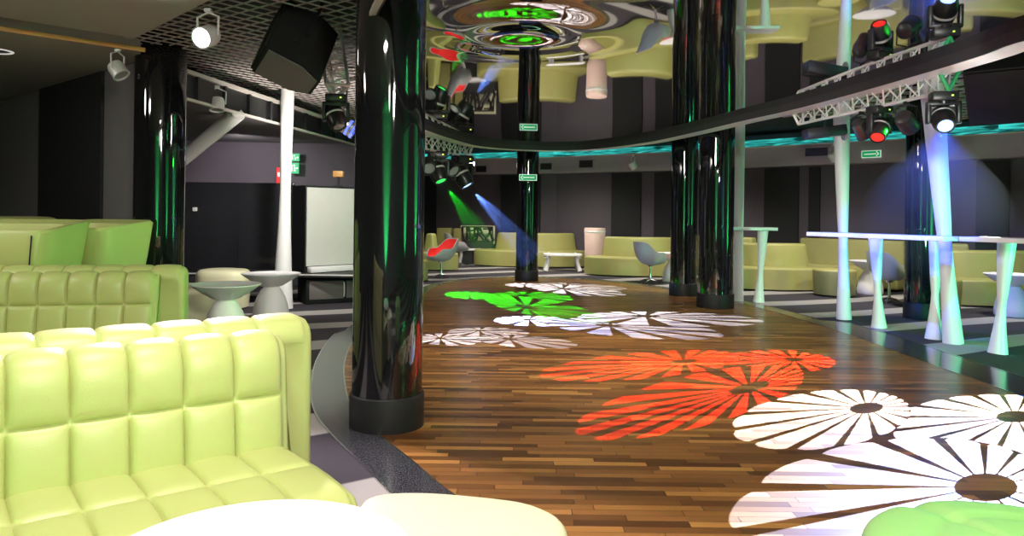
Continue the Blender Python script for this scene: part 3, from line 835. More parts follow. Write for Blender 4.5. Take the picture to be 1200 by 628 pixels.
# ------------------------------------------------------------------ swivel bucket chairs
def make_chair(o, sc=1.0):
    def rim(a):      # a=0 : front (+y), pi : back
        f = (1-math.cos(a))/2
        side = math.sin(a)**2
        def sm(x, a_, b_): x = max(0, min(1, (x-a_)/(b_-a_))); return x*x*(3-2*x)
        return (.47+.16*sm(f, .04, .35)+.21*sm(f, .55, .92))*sc
    def rad(a):
        f = (1-math.cos(a))/2
        return (.31+.03*math.sin(a)**2+.04*f)*sc
    def shell(inset, zoff, cut):
        def fn(u, v):
            a = 2*PI*u
            v_ = v*cut
            r = (rad(a)-inset)*math.sin(min(1, v_)*PI/2)**.8
            zb = .36*sc+zoff
            z = zb+(rim(a)-zb)*(1-math.cos(v_*PI/2))**1.05
            return (r*math.sin(a), r*math.cos(a), z)
        return fn
    mb = MB(); mb.grid(shell(0, 0, 1.0), 44, 16, cu=True)
    n0 = len(mb.v); mb.grid(shell(.022, .018, 1.0), 44, 16, cu=True)
    # close the rim
    for i in range(44):
        j = (i+1) % 44; mb.f.append((i*16+15, j*16+15, n0+j*16+15, n0+i*16+15))
    mb.build('shell', 'greyshell', o, angle=60)
    MB().grid(shell(.03, .035, .97), 44, 16, cu=True).build('padded_lining', 'red', o, angle=80)
    MB().lathe([(.06*sc, .33*sc), (.07*sc, .36*sc), (.05*sc, .37*sc)], n=24).build('mount', 'chrome', o)
    MB().lathe([(.03*sc, .05*sc), (.026*sc, .08*sc), (.022*sc, .34*sc)], n=20).build('stem', 'chrome', o)
    for k in range(5):
        a = 2*PI*k/5+.3; c, s_ = math.cos(a), math.sin(a)
        MB().tube([(0, 0, .07*sc), (.13*c*sc, .13*s_*sc, .05*sc), (.24*c*sc, .24*s_*sc, .012*sc)], [.022*sc, .016*sc, .010*sc], 8).build('foot', 'chrome', o)
chairs = [((762, 331), 'grey bucket chair in front of the drum-backed banquette', R(-68), 0),
          ((517, 326), 'bucket chair turned to show its red padded lining, near the far left seats', R(122), 0),
          ((1042, 354.5), 'grey bucket chair behind the long counter, beside the blue-lit pillar', R(-75), 0),
          ((536, 311), 'grey bucket chair partly hidden behind the red-lined chair', R(-80), 0)]
proto = None
for (px, py), lab, rz, tilt in chairs:
    p = A(px, py)
    if proto is None:
        proto = thing('bucket_chair', lab, 'chair', (p.x, p.y, 0), rz, 'swivel bucket chairs'); make_chair(proto); o = proto
    else:
        o = copy_tree(proto); o.location = (p.x, p.y, 0); o.rotation_euler = (0, 0, rz); o['label'] = lab

# ------------------------------------------------------------------ DJ booth corner
dj = 11.6
aL, aR = D(205, 213, dj), D(344, 214, dj)
zt = aL.z; zb = D(280, 315, dj).z
o = thing('room_divider', 'dark glossy divider standing between the left pillar and big white column', 'divider', ((aL.x+aR.x)/2, dj, 0))
Wb = aR.x-aL.x
MB().box((0, .05, (zt+zb)/2), (Wb, .08, zt-zb), bev=.006).build('front_panel', 'gloss_panel', o)
MB().box((.30*Wb/2+.25, .005, zb+.27), (Wb*.5, .01, .5)).build('reflection_plate', 'gloss_panel', o, smooth=False)  # plate shaped like a reflection in the glossy panel
MB().box((-.6, -.004, zt-.42), (.07, .02, .06), bev=.006).build('switch_plate', 'white', o)
o = thing('booth_shelf', 'long low black shelf under the dark booth panel and pale screen', 'shelf', ((aL.x+aR.x)/2, dj, 0))
MB().box((.5, -.12, zb-.045), (Wb+1.6, .9, .05), bev=.008).build('shelf', 'blackp', o)
MB().box((.5, -.575, zb-.03), (Wb+1.6, .012, .02)).build('shelf_edge', 'alu', o, smooth=False)
for x in (-Wb/2+.1, -.2, Wb/2+.2, Wb/2+1.2): MB().box((x, 0, (zb-.07)/2+.0005), (.08, .3, zb-.071)).build('leg', 'blackp', o, smooth=False)
s0, s1 = D(342, 215, 11.5), D(358, 217, 11.2); e0, e1 = D(412, 218, 11.9), D(411, 305, 11.9)
cz0 = D(358, 308, 11.2).z
o = thing('projection_cabinet', 'dark cabinet with pale blank screen standing on the booth shelf', 'cabinet', ((s1.x+e0.x)/2, 11.55, zb-.019))
poly = [(s1.x, 11.2), (e0.x+.05, 11.9), (e0.x-.05, 12.15), (s0.x, 11.56)]
cxm, cym = (s1.x+e0.x)/2, 11.55
cabh = s1.z-(zb-.019)
MB().prism([(x-cxm, y-cym) for x, y in poly], 0, cabh).build('body', 'blackp', o, smooth=False)
dd = Vector((e0.x+.05-s1.x, .7)).normalized(); nn = Vector((dd.y, -dd.x))
a = Vector((s1.x-cxm, 11.2-cym)); b = Vector((e0.x+.05-cxm, 11.9-cym))
MB().prism([a+dd*.02+nn*.002, b-dd*.02+nn*.002, b-dd*.02+nn*.02, a+dd*.02+nn*.02], .1, cabh-.03).build('screen', 'screen', o, smooth=False)
o2 = MB().box((0, 0, 0), ((b-a).length*.96, .12, .09), bev=.02).build('paper_roll', 'paper'); tag(o2, 'crumpled white paper lying along the foot of the pale screen', 'paper')
mid = (a+b)/2+nn*.09; o2.location = (cxm+mid.x, cym+mid.y, zb+.03); o2.rotation_euler = (0, 0, math.atan2(dd.y, dd.x))
p = D(397, 210, 11.8); o = thing('small_lamp', 'small dark lamp head standing on top of the pale screen cabinet', 'lamp', (p.x, 11.78, zb-.019+cabh))
MB().box((0, 0, .01), (.12, .1, .02)).build('base', 'blackp', o, smooth=False); MB().box((0, 0, .1), (.03, .03, .16)).build('stem', 'blackp', o, smooth=False); MB().box((.0, 0, .2), (.16, .12, .1), bev=.015).build('head', 'orange', o)
for i, (px, w, lab) in enumerate(((368, .62, 'black floor speaker left of its twin, beneath the pale screen'), (396, .55, 'black floor speaker right of its twin, beneath the pale screen'))):
    p = A(px, 358 - i*2); o = thing('floor_speaker', lab, 'speaker', (p.x, p.y+.45, 0), R(30), 'floor speakers under the screen')
    hh = .37
    MB().box((0, 0, hh/2+.001), (w, .5, hh), bev=.02).build('cabinet', 'spk', o)
    MB().box((0, -.255, hh/2+.02), (w-.1, .012, hh-.1), bev=.004).build('grille', 'grille', o)
    MB().tube([(w/2-.05, -.27, .1), (w/2-.05, -.285, .15), (w/2-.05, -.285, .27), (w/2-.05, -.27, .32)], .01, 8).build('handle', 'alu', o)

# ------------------------------------------------------------------ signs, vents
def sign(loc, w, h, nrm, label, arrow=1, name='exit_sign', white_on_green=True):
    o = thing(name, label, 'sign', loc, math.atan2(nrm[1], nrm[0])+PI/2)
    MB().box((0, .0, 0), (w, .02, h)).build('plate', 'sign_white', o, smooth=False)
    MB().box((0, -.012, 0), (w*.94, .006, h*.82)).build('face', 'sign_green', o, smooth=False)
    mb = MB(); hh = h*.24
    mb.box((-.04*w*arrow, -.017, 0), (w*.62, .004, h*.16))
    tip = arrow*w*.40
    for s_ in (-1, 1):
        mb.tube([(tip, -.017, 0), (tip-arrow*h*.30, -.017, s_*h*.30)], h*.07, 6)
    mb.build('arrow', 'sign_white', o, smooth=False)
    return o
p = P2[1]; z = D(617, 208, p.y-.24).z
sign((p.x, p.y-.265, z), .36, .125, (0, -1), 'green exit sign with a left-pointing arrow on the farthest pillar', -1)
q, tt, n_ = on_back(1021, 180.5, .372)
q2 = D(1021, 180.5, q.y)
sign((q2.x, q2.y, q2.z), .36, .14, (n_.x, n_.y), 'green exit sign with right-pointing arrow on the bulkhead at right', 1)
def person_sign(loc, w, h, label):
    o = thing('exit_sign', label, 'sign', loc)
    MB().box((0, 0, 0), (w, .02, h)).build('plate', 'sign_green', o, smooth=False)
    mb = MB()
    mb.box((-w*.28, -.013, -.0), (w*.2, .006, h*.6))
    mb.tube([(.0, -.014, h*.1), (w*.08, -.014, -h*.08), (w*.02, -.014, -h*.3)], h*.05, 6); mb.tube([(.02*w, -.014, -h*.05), (w*.14, -.014, -h*.28)], h*.05, 6)
    mb.lathe([(h*.08, -.003), (h*.08, .003)], (w*.0, -.014, h*.24), 12, M4=Matrix.Rotation(R(90), 4, 'X'))
    mb.box((w*.3, -.013, 0), (w*.22, .006, h*.14))
    mb.build('pictogram', 'sign_white', o, smooth=False)
p = D(345.5, 184.5, 13.85); person_sign((p.x, p.y, p.z), .17, .14, 'upper of two small green exit signs beside the big white column')
p = D(345, 197, 13.85); person_sign((p.x, p.y, p.z), .17, .20, 'lower of two small green exit signs beside the big white column')
p = D(328.5, 206, 13.8); o = thing('fire_alarm_box', 'small red box on the alcove wall, half behind the white column', 'alarm box', (p.x, p.y, p.z)); MB().box((0, 0, 0), (.12, .08, .3), bev=.01).build('body', 'red', o); MB().box((0, -.045, .02), (.07, .01, .08)).build('plate', 'white', o, smooth=False)
def vent(px, py, w, h, label):
    q, tt, n_ = on_back(px, py, .36); q2 = D(px, py, q.y)
    o = thing('air_vent', label, 'vent', (q2.x, q2.y, q2.z), math.atan2(n_.y, n_.x)+PI/2, 'bulkhead air vents')
    mb = MB()
    for sx_ in (-1, 1): mb.box((sx_*w/2, -.012, 0), (.03, .02, h+.03))
    for sz in (-1, 1): mb.box((0, -.012, sz*h/2), (w+.03, .02, .03))
    mb.build('frame', 'bulk', o, smooth=False)
    for k in range(6): MB().box((0, -.008, -h/2+h*(k+.5)/6), (w, .012, h/6*.55), Matrix.Rotation(R(25), 4, 'X')).build('slat', 'blackm', o, smooth=False)
    MB().box((0, .001, 0), (w, .004, h)).build('backing', 'dark', o, smooth=False)
vent(564, 198, .36, .2, 'air vent on the far bulkhead left of the farthest pillar')
vent(640, 195, .36, .2, 'air vent on the far bulkhead just right of the farthest pillar')
vent(687, 192, .45, .22, 'air vent on the far bulkhead above the low white table')
vent(957, 178, .5, .2, 'air vent on the bulkhead left of the tall white column')

# ------------------------------------------------------------------ trusses
def truss(p0, p1, h, w, label, mat='alu', endmat=None, n=9):
    p0, p1 = Vector(p0), Vector(p1); d = (p1-p0); L = d.length; d.normalize()
    side = d.cross(Vector((0, 0, 1))).normalized(); up = side.cross(d).normalized()
    o = thing('lighting_truss', label, 'truss', p0, 0, 'triangular lighting trusses')
    offs = [side*w/2+up*h/2, -side*w/2+up*h/2, -up*h/2]
    for f in offs: MB().tube([f, f+d*L], .0165, 10).build('chord', mat, o)
    mb = MB()
    for a, b in ((0, 1), (1, 2), (2, 0)):
        for k in range(n):
            t0, t1 = L*k/n, L*(k+.5)/n; t2 = L*(k+1)/n
            mb.tube([offs[a]+d*t0, offs[b]+d*t1], .0085, 6); mb.tube([offs[b]+d*t1, offs[a]+d*t2], .0085, 6)
    mb.build('bracing', mat, o)
    for t in (0, L):
        mb = MB()
        for a, b in ((0, 1), (1, 2), (2, 0)): mb.tube([offs[a]+d*t, offs[b]+d*t], .018, 8)
        mb.build('end_frame', endmat if (endmat and t == 0) else mat, o)
    for t in (L*.2, L*.8) if abs(d.z) < .5 else (L*.04,):
        q = p0+d*t; MB().tube([d*t+up*h/2, d*t+Vector((0, 0, HC+.02-q.z))], .008, 6).build('hanger', 'blackm', o)
    return o
TA, TB = D(1112, 93, 6.5), D(936, 136, 9.1)
truss(TA, TB, .20, .22, 'aluminium truss with green end frame, hung at right above the bar', 'alu', 'green_alu', 10)
TC, TD_ = D(384, 38, 7.25), D(394, 108, 6.75)
truss(TC, TD_, .18, .20, 'short aluminium truss hanging steeply beside the big speaker at top left', n=4)
TE, TF = D(489, 164, 11.6), D(549, 176, 14.3)
truss(TE, TF, .24, .22, 'aluminium truss above the far end, right of the near pillar', n=9)

# ------------------------------------------------------------------ loudspeakers
def hung_speaker(loc, rot, dims, label, side_mat=None):
    o = thing('hanging_speaker', label, 'speaker', loc, 0, 'big black hanging speakers'); o.rotation_euler = rot
    w, d, h = dims
    poly = [(-w/2, -d/2), (-w*.5, d*.15), (-w*.28, d/2), (w*.28, d/2), (w*.5, d*.15), (w/2, -d/2)]
    MB().prism(poly, -h/2, h/2, bev=.01).build('cabinet', 'spk', o, smooth=False)
    MB().box((0, -d/2-.012, 0), (w*.94, .022, h*.94), bev=.006).build('grille', 'spk', o)
    MB().prism([(x*.9, y*.9) for x, y in poly], -h/2-.012, -h/2).build('bottom_plate', 'grille', o, smooth=False)
    for sx_ in (-1, 1): MB().box((sx_*(w/2+.006), -d*.1, 0), (.014, .07, .22), bev=.004).build('handle', 'blackm', o)
    MB().tube([(-w/2-.02, 0, 0), (-w/2-.03, .02, h/2+.08), (w/2+.03, .02, h/2+.08), (w/2+.02, 0, 0)], .014, 8).build('bracket', 'blackm', o)
    MB().tube([(0, .02, h/2+.08), (0, .05, h/2+.4)], .018, 8).build('hanger', 'blackm', o)
    return o
p = D(349, 58, 6.4)
hung_speaker(p, (Matrix.Rotation(R(-26), 3, 'X') @ Matrix.Rotation(R(-56), 3, 'Z') @ Matrix.Rotation(R(-10), 3, 'X')).to_euler(), (.40, .50, .56), 'big black speaker hanging under the grid ceiling at top left')
p = D(1176, 97, 7.4)
hung_speaker(p, (R(40), 0, R(-40)), (.58, .5, .62), 'big black speaker hanging at the top right edge')

# ------------------------------------------------------------------ moving heads and other lamps
def moving_head(top, aim, lensmat, label, sc=1.0, yaw=0, shiny=True):
    """top = point on the truss; aim = direction of the beam"""
    o = thing('moving_head_lamp', label, 'stage lamp', top, yaw, 'moving head stage lamps')
    MB().box((0, 0, -.05*sc), (.26*sc, .2*sc, .10*sc), bev=.02*sc).build('base', 'blackp', o)
    MB().box((.06*sc, -.102*sc, -.05*sc), (.02*sc, .006, .014*sc)).build('status_light', 'e_led', o, smooth=False)
    MB().lathe([(.07*sc, -.13*sc), (.075*sc, -.10*sc)], n=20).build('swivel', 'blackm', o)
    for s_ in (-1, 1):
        MB().box((s_*.145*sc, 0, -.22*sc), (.045*sc, .10*sc, .24*sc), bev=.015*sc).build('yoke_arm', 'blackp', o)
    MB().box((0, 0, -.125*sc), (.33*sc, .1*sc, .045*sc), bev=.012*sc).build('yoke_bridge', 'blackp', o)
    hd = bpy.data.objects.new('head', None)
    a = Vector(aim); a = Matrix.Rotation(-yaw, 3, 'Z') @ a.normalized()
    Q = a.to_track_quat('-Z', 'Y').to_matrix().to_4x4()
    C = Vector((0, 0, -.29*sc))
    Mx = Matrix.Translation(C) @ Q
    head = MB().lathe([(.03*sc, .17*sc), (.08*sc, .165*sc), (.105*sc, .12*sc), (.12*sc, .03*sc), (.115*sc, -.08*sc), (.095*sc, -.14*sc), (.09*sc, -.15*sc), (.075*sc, -.15*sc), (.072*sc, -.13*sc)], n=32, M4=Mx).build('head', 'blackm', o)
    MB().lathe([(.118*sc, .018*sc), (.1215*sc, .02*sc), (.1215*sc, .045*sc), (.116*sc, .047*sc)], n=32, M4=Mx).build('trim_ring', 'alu', head)
    MB().lathe([(.0, -.146*sc), (.04*sc, -.146*sc), (.074*sc, -.138*sc), (.0705*sc, -.135*sc), (.0, -.134*sc)][1:], n=32, M4=Mx).build('lens', lensmat, head)
    return o
def par_can(top, aim, label, lensmat='lens_clear', sc=1.0, bodymat='blackp', name='par_can', L=.24, rr=.1, grp='black spot cans on the trusses'):
    o = thing(name, label, 'stage lamp', top, 0, grp)
    a = Vector(aim).normalized(); Q = a.to_track_quat('-Z', 'Y').to_matrix().to_4x4(); C = Vector((0, 0, -.22*sc)); Mx = Matrix.Translation(C) @ Q
    b = MB().lathe([(rr*.5*sc, L*.5*sc), (rr*.85*sc, L*.42*sc), (rr*sc, L*.2*sc), (rr*sc, -L*.5*sc), (rr*1.06*sc, -L*.5*sc), (rr*1.06*sc, -L*.54*sc), (rr*.9*sc, -L*.54*sc), (rr*.88*sc, -L*.4*sc)], n=28, M4=Mx).build('can', bodymat, o)
    MB().lathe([(rr*.02*sc, -L*.46*sc), (rr*.86*sc, -L*.46*sc), (rr*.86*sc, -L*.44*sc), (rr*.02*sc, -L*.44*sc)], n=28, M4=Mx).build('lens', lensmat, b)
    ax = Q.to_3x3() @ Vector((1, 0, 0))
    pts = [C+ax*(rr+.01)*sc, C+ax*(rr+.015)*sc+Vector((0, 0, .15*sc)), Vector((0, 0, -.03*sc)), C-ax*(rr+.015)*sc+Vector((0, 0, .15*sc)), C-ax*(rr+.01)*sc]
    MB().tube(pts, .009*sc, 8).build('yoke', 'blackm' if bodymat == 'blackp' else bodymat, o)
    MB().box((0, 0, -.015*sc), (.05*sc, .05*sc, .03*sc), bev=.005*sc).build('clamp', 'blackm' if bodymat == 'blackp' else bodymat, o)
    return o
def on_truss(p0, p1, px):
    best = None
    for k in range(201):
        q = p0.lerp(p1, k/200)
        u = 600+FOC*q.x/q.y
        if best is None or abs(u-px) < best[0]: best = (abs(u-px), q)
    return best[1]
def below(q, dz): return Vector((q.x, q.y, q.z-dz))
q = on_truss(TA, TB, 1104); moving_head(below(q, .10), (-.25, -.72, -.55), 'e_blue', 'moving head lamp shining blue, at the near end of the right truss', .82, R(-15)); LB = below(q, .10+.29*.82)
q = on_truss(TA, TB, 1029); moving_head(below(q, .10), (-.45, -.6, -.8), 'e_red', 'moving head lamp shining red, under the middle of the right truss', .80, R(20)); LR = below(q, .10+.29*.80)
q = on_truss(TA, TB, 1008); par_can(below(q, .11), (.5, .3, -.6), 'unlit black can left of the red lamp under the right truss', sc=.8)
q = on_truss(TA, TB, 1060); par_can(below(q, .11), (.6, .5, -.4), 'unlit black can between the red and blue lamps on the right truss', sc=.85)
p = D(966, 155, 8.7); o = thing('long_fixture', 'long black box fixture under the far end of the right truss', 'stage lamp', p)
MB().box((0, 0, 0), (.46, .2, .12), Matrix.Rotation(R(-8), 4, 'Y'), bev=.015).build('body', 'blackp', o)
MB().lathe([(.06, -.02), (.065, 0), (.05, .01)], (.24, 0, -.03), 20, M4=Matrix.Rotation(R(90), 4, 'Y')).build('lens', 'lens_clear', o)
MB().tube([(0, 0, .06), (0.02, 0, .22)], .012, 8).build('clamp', 'blackm', o)
q = on_truss(TE, TF, 512); moving_head(below(q, .12), (.35, -.25, -.8), 'e_green', 'moving head lamp shining green, right of the near pillar', 1.2, R(15)); LG = below(q, .12+.29*1.2)
q = on_truss(TE, TF, 541); moving_head(below(q, .12), (.45, -.1, -.75), 'e_blue', 'moving head lamp shining blue-white at the far truss end', 1.35, R(40)); LF = below(q, .12+.29*1.35)
q = on_truss(TE, TF, 527); par_can(below(q, .12), (.5, -.5, -.5), 'unlit black can between the green and blue lamps on the far truss', sc=1.1)
q = on_truss(TE, TF, 501); par_can(below(q, .12), (.2, -.8, -.5), 'unlit black can left of the green lamp on the far truss', sc=1.1)
q = TD_; moving_head(below(q, .02), (.3, -.3, -.7), 'lens_clear', 'unlit black moving head lamp under the truss beside the big left speaker', .72, R(10))
q = D(406, 148, 9.6); o = par_can(Vector((q.x, q.y, q.z+.22)), (.75, .1, -.45), 'black lamp with blue glowing barrel left of the near pillar', 'e_bluew', 1.0, 'blackp')
mb = MB(); Qm = Matrix.Translation((0, 0, -.22)) @ Vector((.75, .1, -.45)).normalized().to_track_quat('-Z', 'Y').to_matrix().to_4x4()
mb.lathe([(.106, -.05), (.106, -.02)], n=28, M4=Qm); mb.lathe([(.108, -.12), (.108, -.09)], n=28, M4=Qm); mb.build('blue_glass_ring', 'e_bluew', o)
MB().tube([(0, 0, 0), (0, 0, HC-q.z-.2)], .01, 8).build('drop_rod', 'blackm', o)

def spot(top, aim, label, lens, sc=1.0):
    return par_can(top, aim, label, lens, sc, 'alu', 'ceiling_spotlight', L=.16, rr=.085, grp='small aluminium ceiling spotlights')
sp1 = A(241, 10, zs); spot(Vector((sp1.x+.02, sp1.y, zs)), (-.25, -.9, -.38), 'lit ceiling spotlight glaring violet-white at the upper left', 'e_white', 1.0)
sp2 = A(138, 57, zs); spot(Vector((sp2.x, sp2.y, zs)), (.55, -.1, -.75), 'unlit ceiling spotlight hanging above the left lounge wall', 'lens_clear', .95)
q = D(252, 108, 9.0); spot(Vector((-3.55, 9.0, 2.88)), (.1, -.2, -1), 'unlit ceiling spotlight on the long fascia over the booth', 'lens_clear', 1.0)
for px, py, lab in ((742, 190, 'unlit ceiling spotlight on the bulkhead above the drum-backed banquette'), (977, 177, 'unlit ceiling spotlight on the bulkhead left of the tall white column')):
    q, tt, n_ = on_back(px, py, .56); q2 = D(px, py-9, q.y); spot(q2, (.5, .1, -.7), lab, 'lens_clear', 1.15)
q, tt, n_ = on_back(552, 200, .58); q2 = D(552, 180, q.y); spot(q2, (.2, -.8, -.4), 'lit ceiling spotlight at the far bulkhead beside the left vent', 'e_white', 1.15)
p = A(-6, 59.5, zs); o = thing('recessed_downlight', 'round recessed downlight ring in the left soffit, cut by the edge', 'downlight', (p.x, p.y, zs-.001))
def torus(mb, R0, r, n=48, m=8): return mb.grid(lambda u, v: ((R0+r*math.cos(2*PI*v))*math.cos(2*PI*u), (R0+r*math.cos(2*PI*v))*math.sin(2*PI*u), r*.5*math.sin(2*PI*v)), n, m, True, True)
torus(MB(), .15, .018).build('ring', 'ring_white', o); MB().lathe([(.02, .0), (.14, .0), (.14, .004), (.02, .004)], n=40, M4=None).build('baffle', 'blackm', o)

# ------------------------------------------------------------------ lights
def lamp(kind, name, loc, energy, col=(1, 1, 1), aim=None, size=.1, spot_deg=60, blend=.5):
    l = bpy.data.lights.new(name, kind); l.energy = energy; l.color = col
    if kind == 'SPOT': l.spot_size = R(spot_deg); l.spot_blend = blend; l.shadow_soft_size = size
    elif kind == 'POINT': l.shadow_soft_size = size
    elif kind == 'AREA': l.size = size; l.shape = 'DISK'
    o = bpy.data.objects.new(name, l); COL.objects.link(o); o.location = loc
    if aim is not None: o.rotation_euler = (Vector(aim)-Vector(loc)).to_track_quat('-Z', 'Y').to_euler()
    return o

WARM = (1, .93, .84)
# downlights over the foreground lounge, and a camera fill
lamp('AREA', 'downlight_foreground', (-1.15, 2.35, 2.93), 64, WARM, (-1.0, 2.3, 0), .5)
lamp('AREA', 'camera_fill', (-.3, -.3, 2.9), 12, WARM, (-1.2, 3.0, .6), .5)  # unseen fill light from behind the camera
lamp('AREA', 'downlight_lounge', (-5.2, 4.3, 2.92), 42, WARM, (-4.6, 5.2, 0), .5)
lamp('SPOT', 'downlight_chairs', (-6.0, 5.6, 2.9), 75, WARM, (-5.0, 7.5, .8), .2, 120, .8)
# row of downlights over the far seating
for i, (x, y, e) in enumerate(((-1.3, 18.3, 260), (1.0, 18.2, 380), (3.2, 16.0, 380), (5.3, 13.6, 380), (7.0, 11.4, 340), (-1.9, 15.3, 200))):
    lamp('SPOT', 'downlight_far', (x, y-.6, 3.0), e, WARM, (x, y+.15, 0), .25, 125, .9)
# alcove and grid ceiling light
lamp('SPOT', 'downlight_alcove', (-4.6, 12.3, 2.5), 130, (1, .92, .95), (-4.6, 14, 1.5), .15, 130, .8)
lamp('SPOT', 'downlight_column', (-2.2, 9.0, 2.95), 420, (1, .95, .92), (-3.2, 10.8, 1.2), .15, 80, .8)
lamp('SPOT', 'truss_fill', (3.2, 5.2, 2.2), 60, (1, 1, 1), (3.6, 7.4, 2.55), .05, 90, .8)  # added fill that brightens the right truss
lamp('SPOT', 'booth_uplight', (-2.3, 9.4, 1.3), 420, (1, .92, .85), (-2.3, 9.9, 3.1), .1, 105, .8)
lamp('SPOT', 'grid_fill_right', (5.6, 8.8, 1.25), 90, (1, .96, .9), (4.6, 7.0, 3.0), .1, 100, .8)  # added from below to brighten the right grille and rim
lamp('SPOT', 'pouf_green', (4.4, 3.4, 2.5), 420, (.1, 1, .2), (1.55, 2.1, .4), .08, 24, .6)
# dance floor general light
lamp('AREA', 'downlight_floor', (1.2, -.6, 2.9), 260, WARM, (1.3, 4.5, 0), .5)
lamp('AREA', 'downlight_floor', (1.0, 6.6, 2.60), 130, (1, .93, .86), (.9, 9.6, 0), .4)
# coloured washes
lamp('SPOT', 'green_wash', (3.9, 7.3, 2.3), 750, (.02, 1, .04), (-3.35, 7.0, .75), .08, 24, .6)
lamp('SPOT', 'mint_wash', (7.2, 4.4, .9), 1000, (.12, 1, .5), (4.9, 8.0, .45), .08, 48, .8)
lamp('SPOT', 'column_fill', (2.6, 5.0, 2.3), 90, (1, .96, .9), (4.25, 9.7, 1.9), .1, 20, .7)  # added warm fill for the tall column at the counter
lamp('SPOT', 'blue_wash', (2.6, 8.4, 2.5), 260, (.12, .25, 1), (4.6, 8.9, .9), .06, 60, .6)
BA = Vector((5.2, 9.3, .9)); BD = (BA-LB).normalized()
lamp('SPOT', 'blue_beam', LB+BD*.16, 620, (.03, .09, 1), BA, .03, 44, .3)
def haze(name, p0, dirv, L, r0, r1, dens, label):
    m, nt, b = new_mat(name+'_volume'); nt.nodes.remove(b)
    v = nd(nt, 'ShaderNodeVolumeScatter'); v.inputs['Density'].default_value = dens; v.inputs['Anisotropy'].default_value = .2
    nt.links.new(v.outputs[0], nt.nodes['Material Output'].inputs['Volume'])
    Q = Vector(dirv).normalized().to_track_quat('Z', 'Y').to_matrix().to_4x4()
    o = MB().lathe([(r0, 0), (r0+(r1-r0)*.5, L*.5), (r1, L)], n=32, M4=Q).build('haze_beam', m); o.location = p0; o['kind'] = 'stuff'
    tag(o, label, 'light beam')
haze('blue_haze', LB+BD*.17, BD, 1.9, .06, .75, .11, 'blue beam of haze falling from the blue lamp towards the bar counter')
GD = (A(617, 358)-LG).normalized(); haze('green_haze', LG+GD*.42, GD, 1.5, .06, .26, .008, 'green beam of haze below the green lamp at the far truss')
FD = (A(655, 339)-LF).normalized(); haze('blue_white_haze', LF+FD*.42, FD, 1.6, .06, .28, .009, 'blue beam of haze below the blue-white lamp at the far truss')
lamp('SPOT', 'green_beam', LG+GD*.40, 420, (.02, 1, .12), A(617, 358), .02, 18, .4)
lamp('SPOT', 'far_blue_beam', LF+FD*.40, 420, (.1, .25, 1), A(655, 339), .02, 18, .4)
for gx, gy, ax_, ay_ in ((8.9, -1.0, 10.1, -1.0), (8.9, 7.9, 10.1, 7.9), (-.8, -1.9, -.8, -3)):
    lamp('SPOT', 'green_streak_wash', (gx, gy, .3), 1900, (.03, 1, .22), (ax_, ay_, 1.8), .1, 95, .6)  # unseen washes, added so the pillars mirror green streaks
lamp('SPOT', 'violet_spot', (sp1.x-.05, sp1.y-.12, 2.72), 800, (1, .85, 1), (-1.6, 2.8, .6), .06, 70, .5)

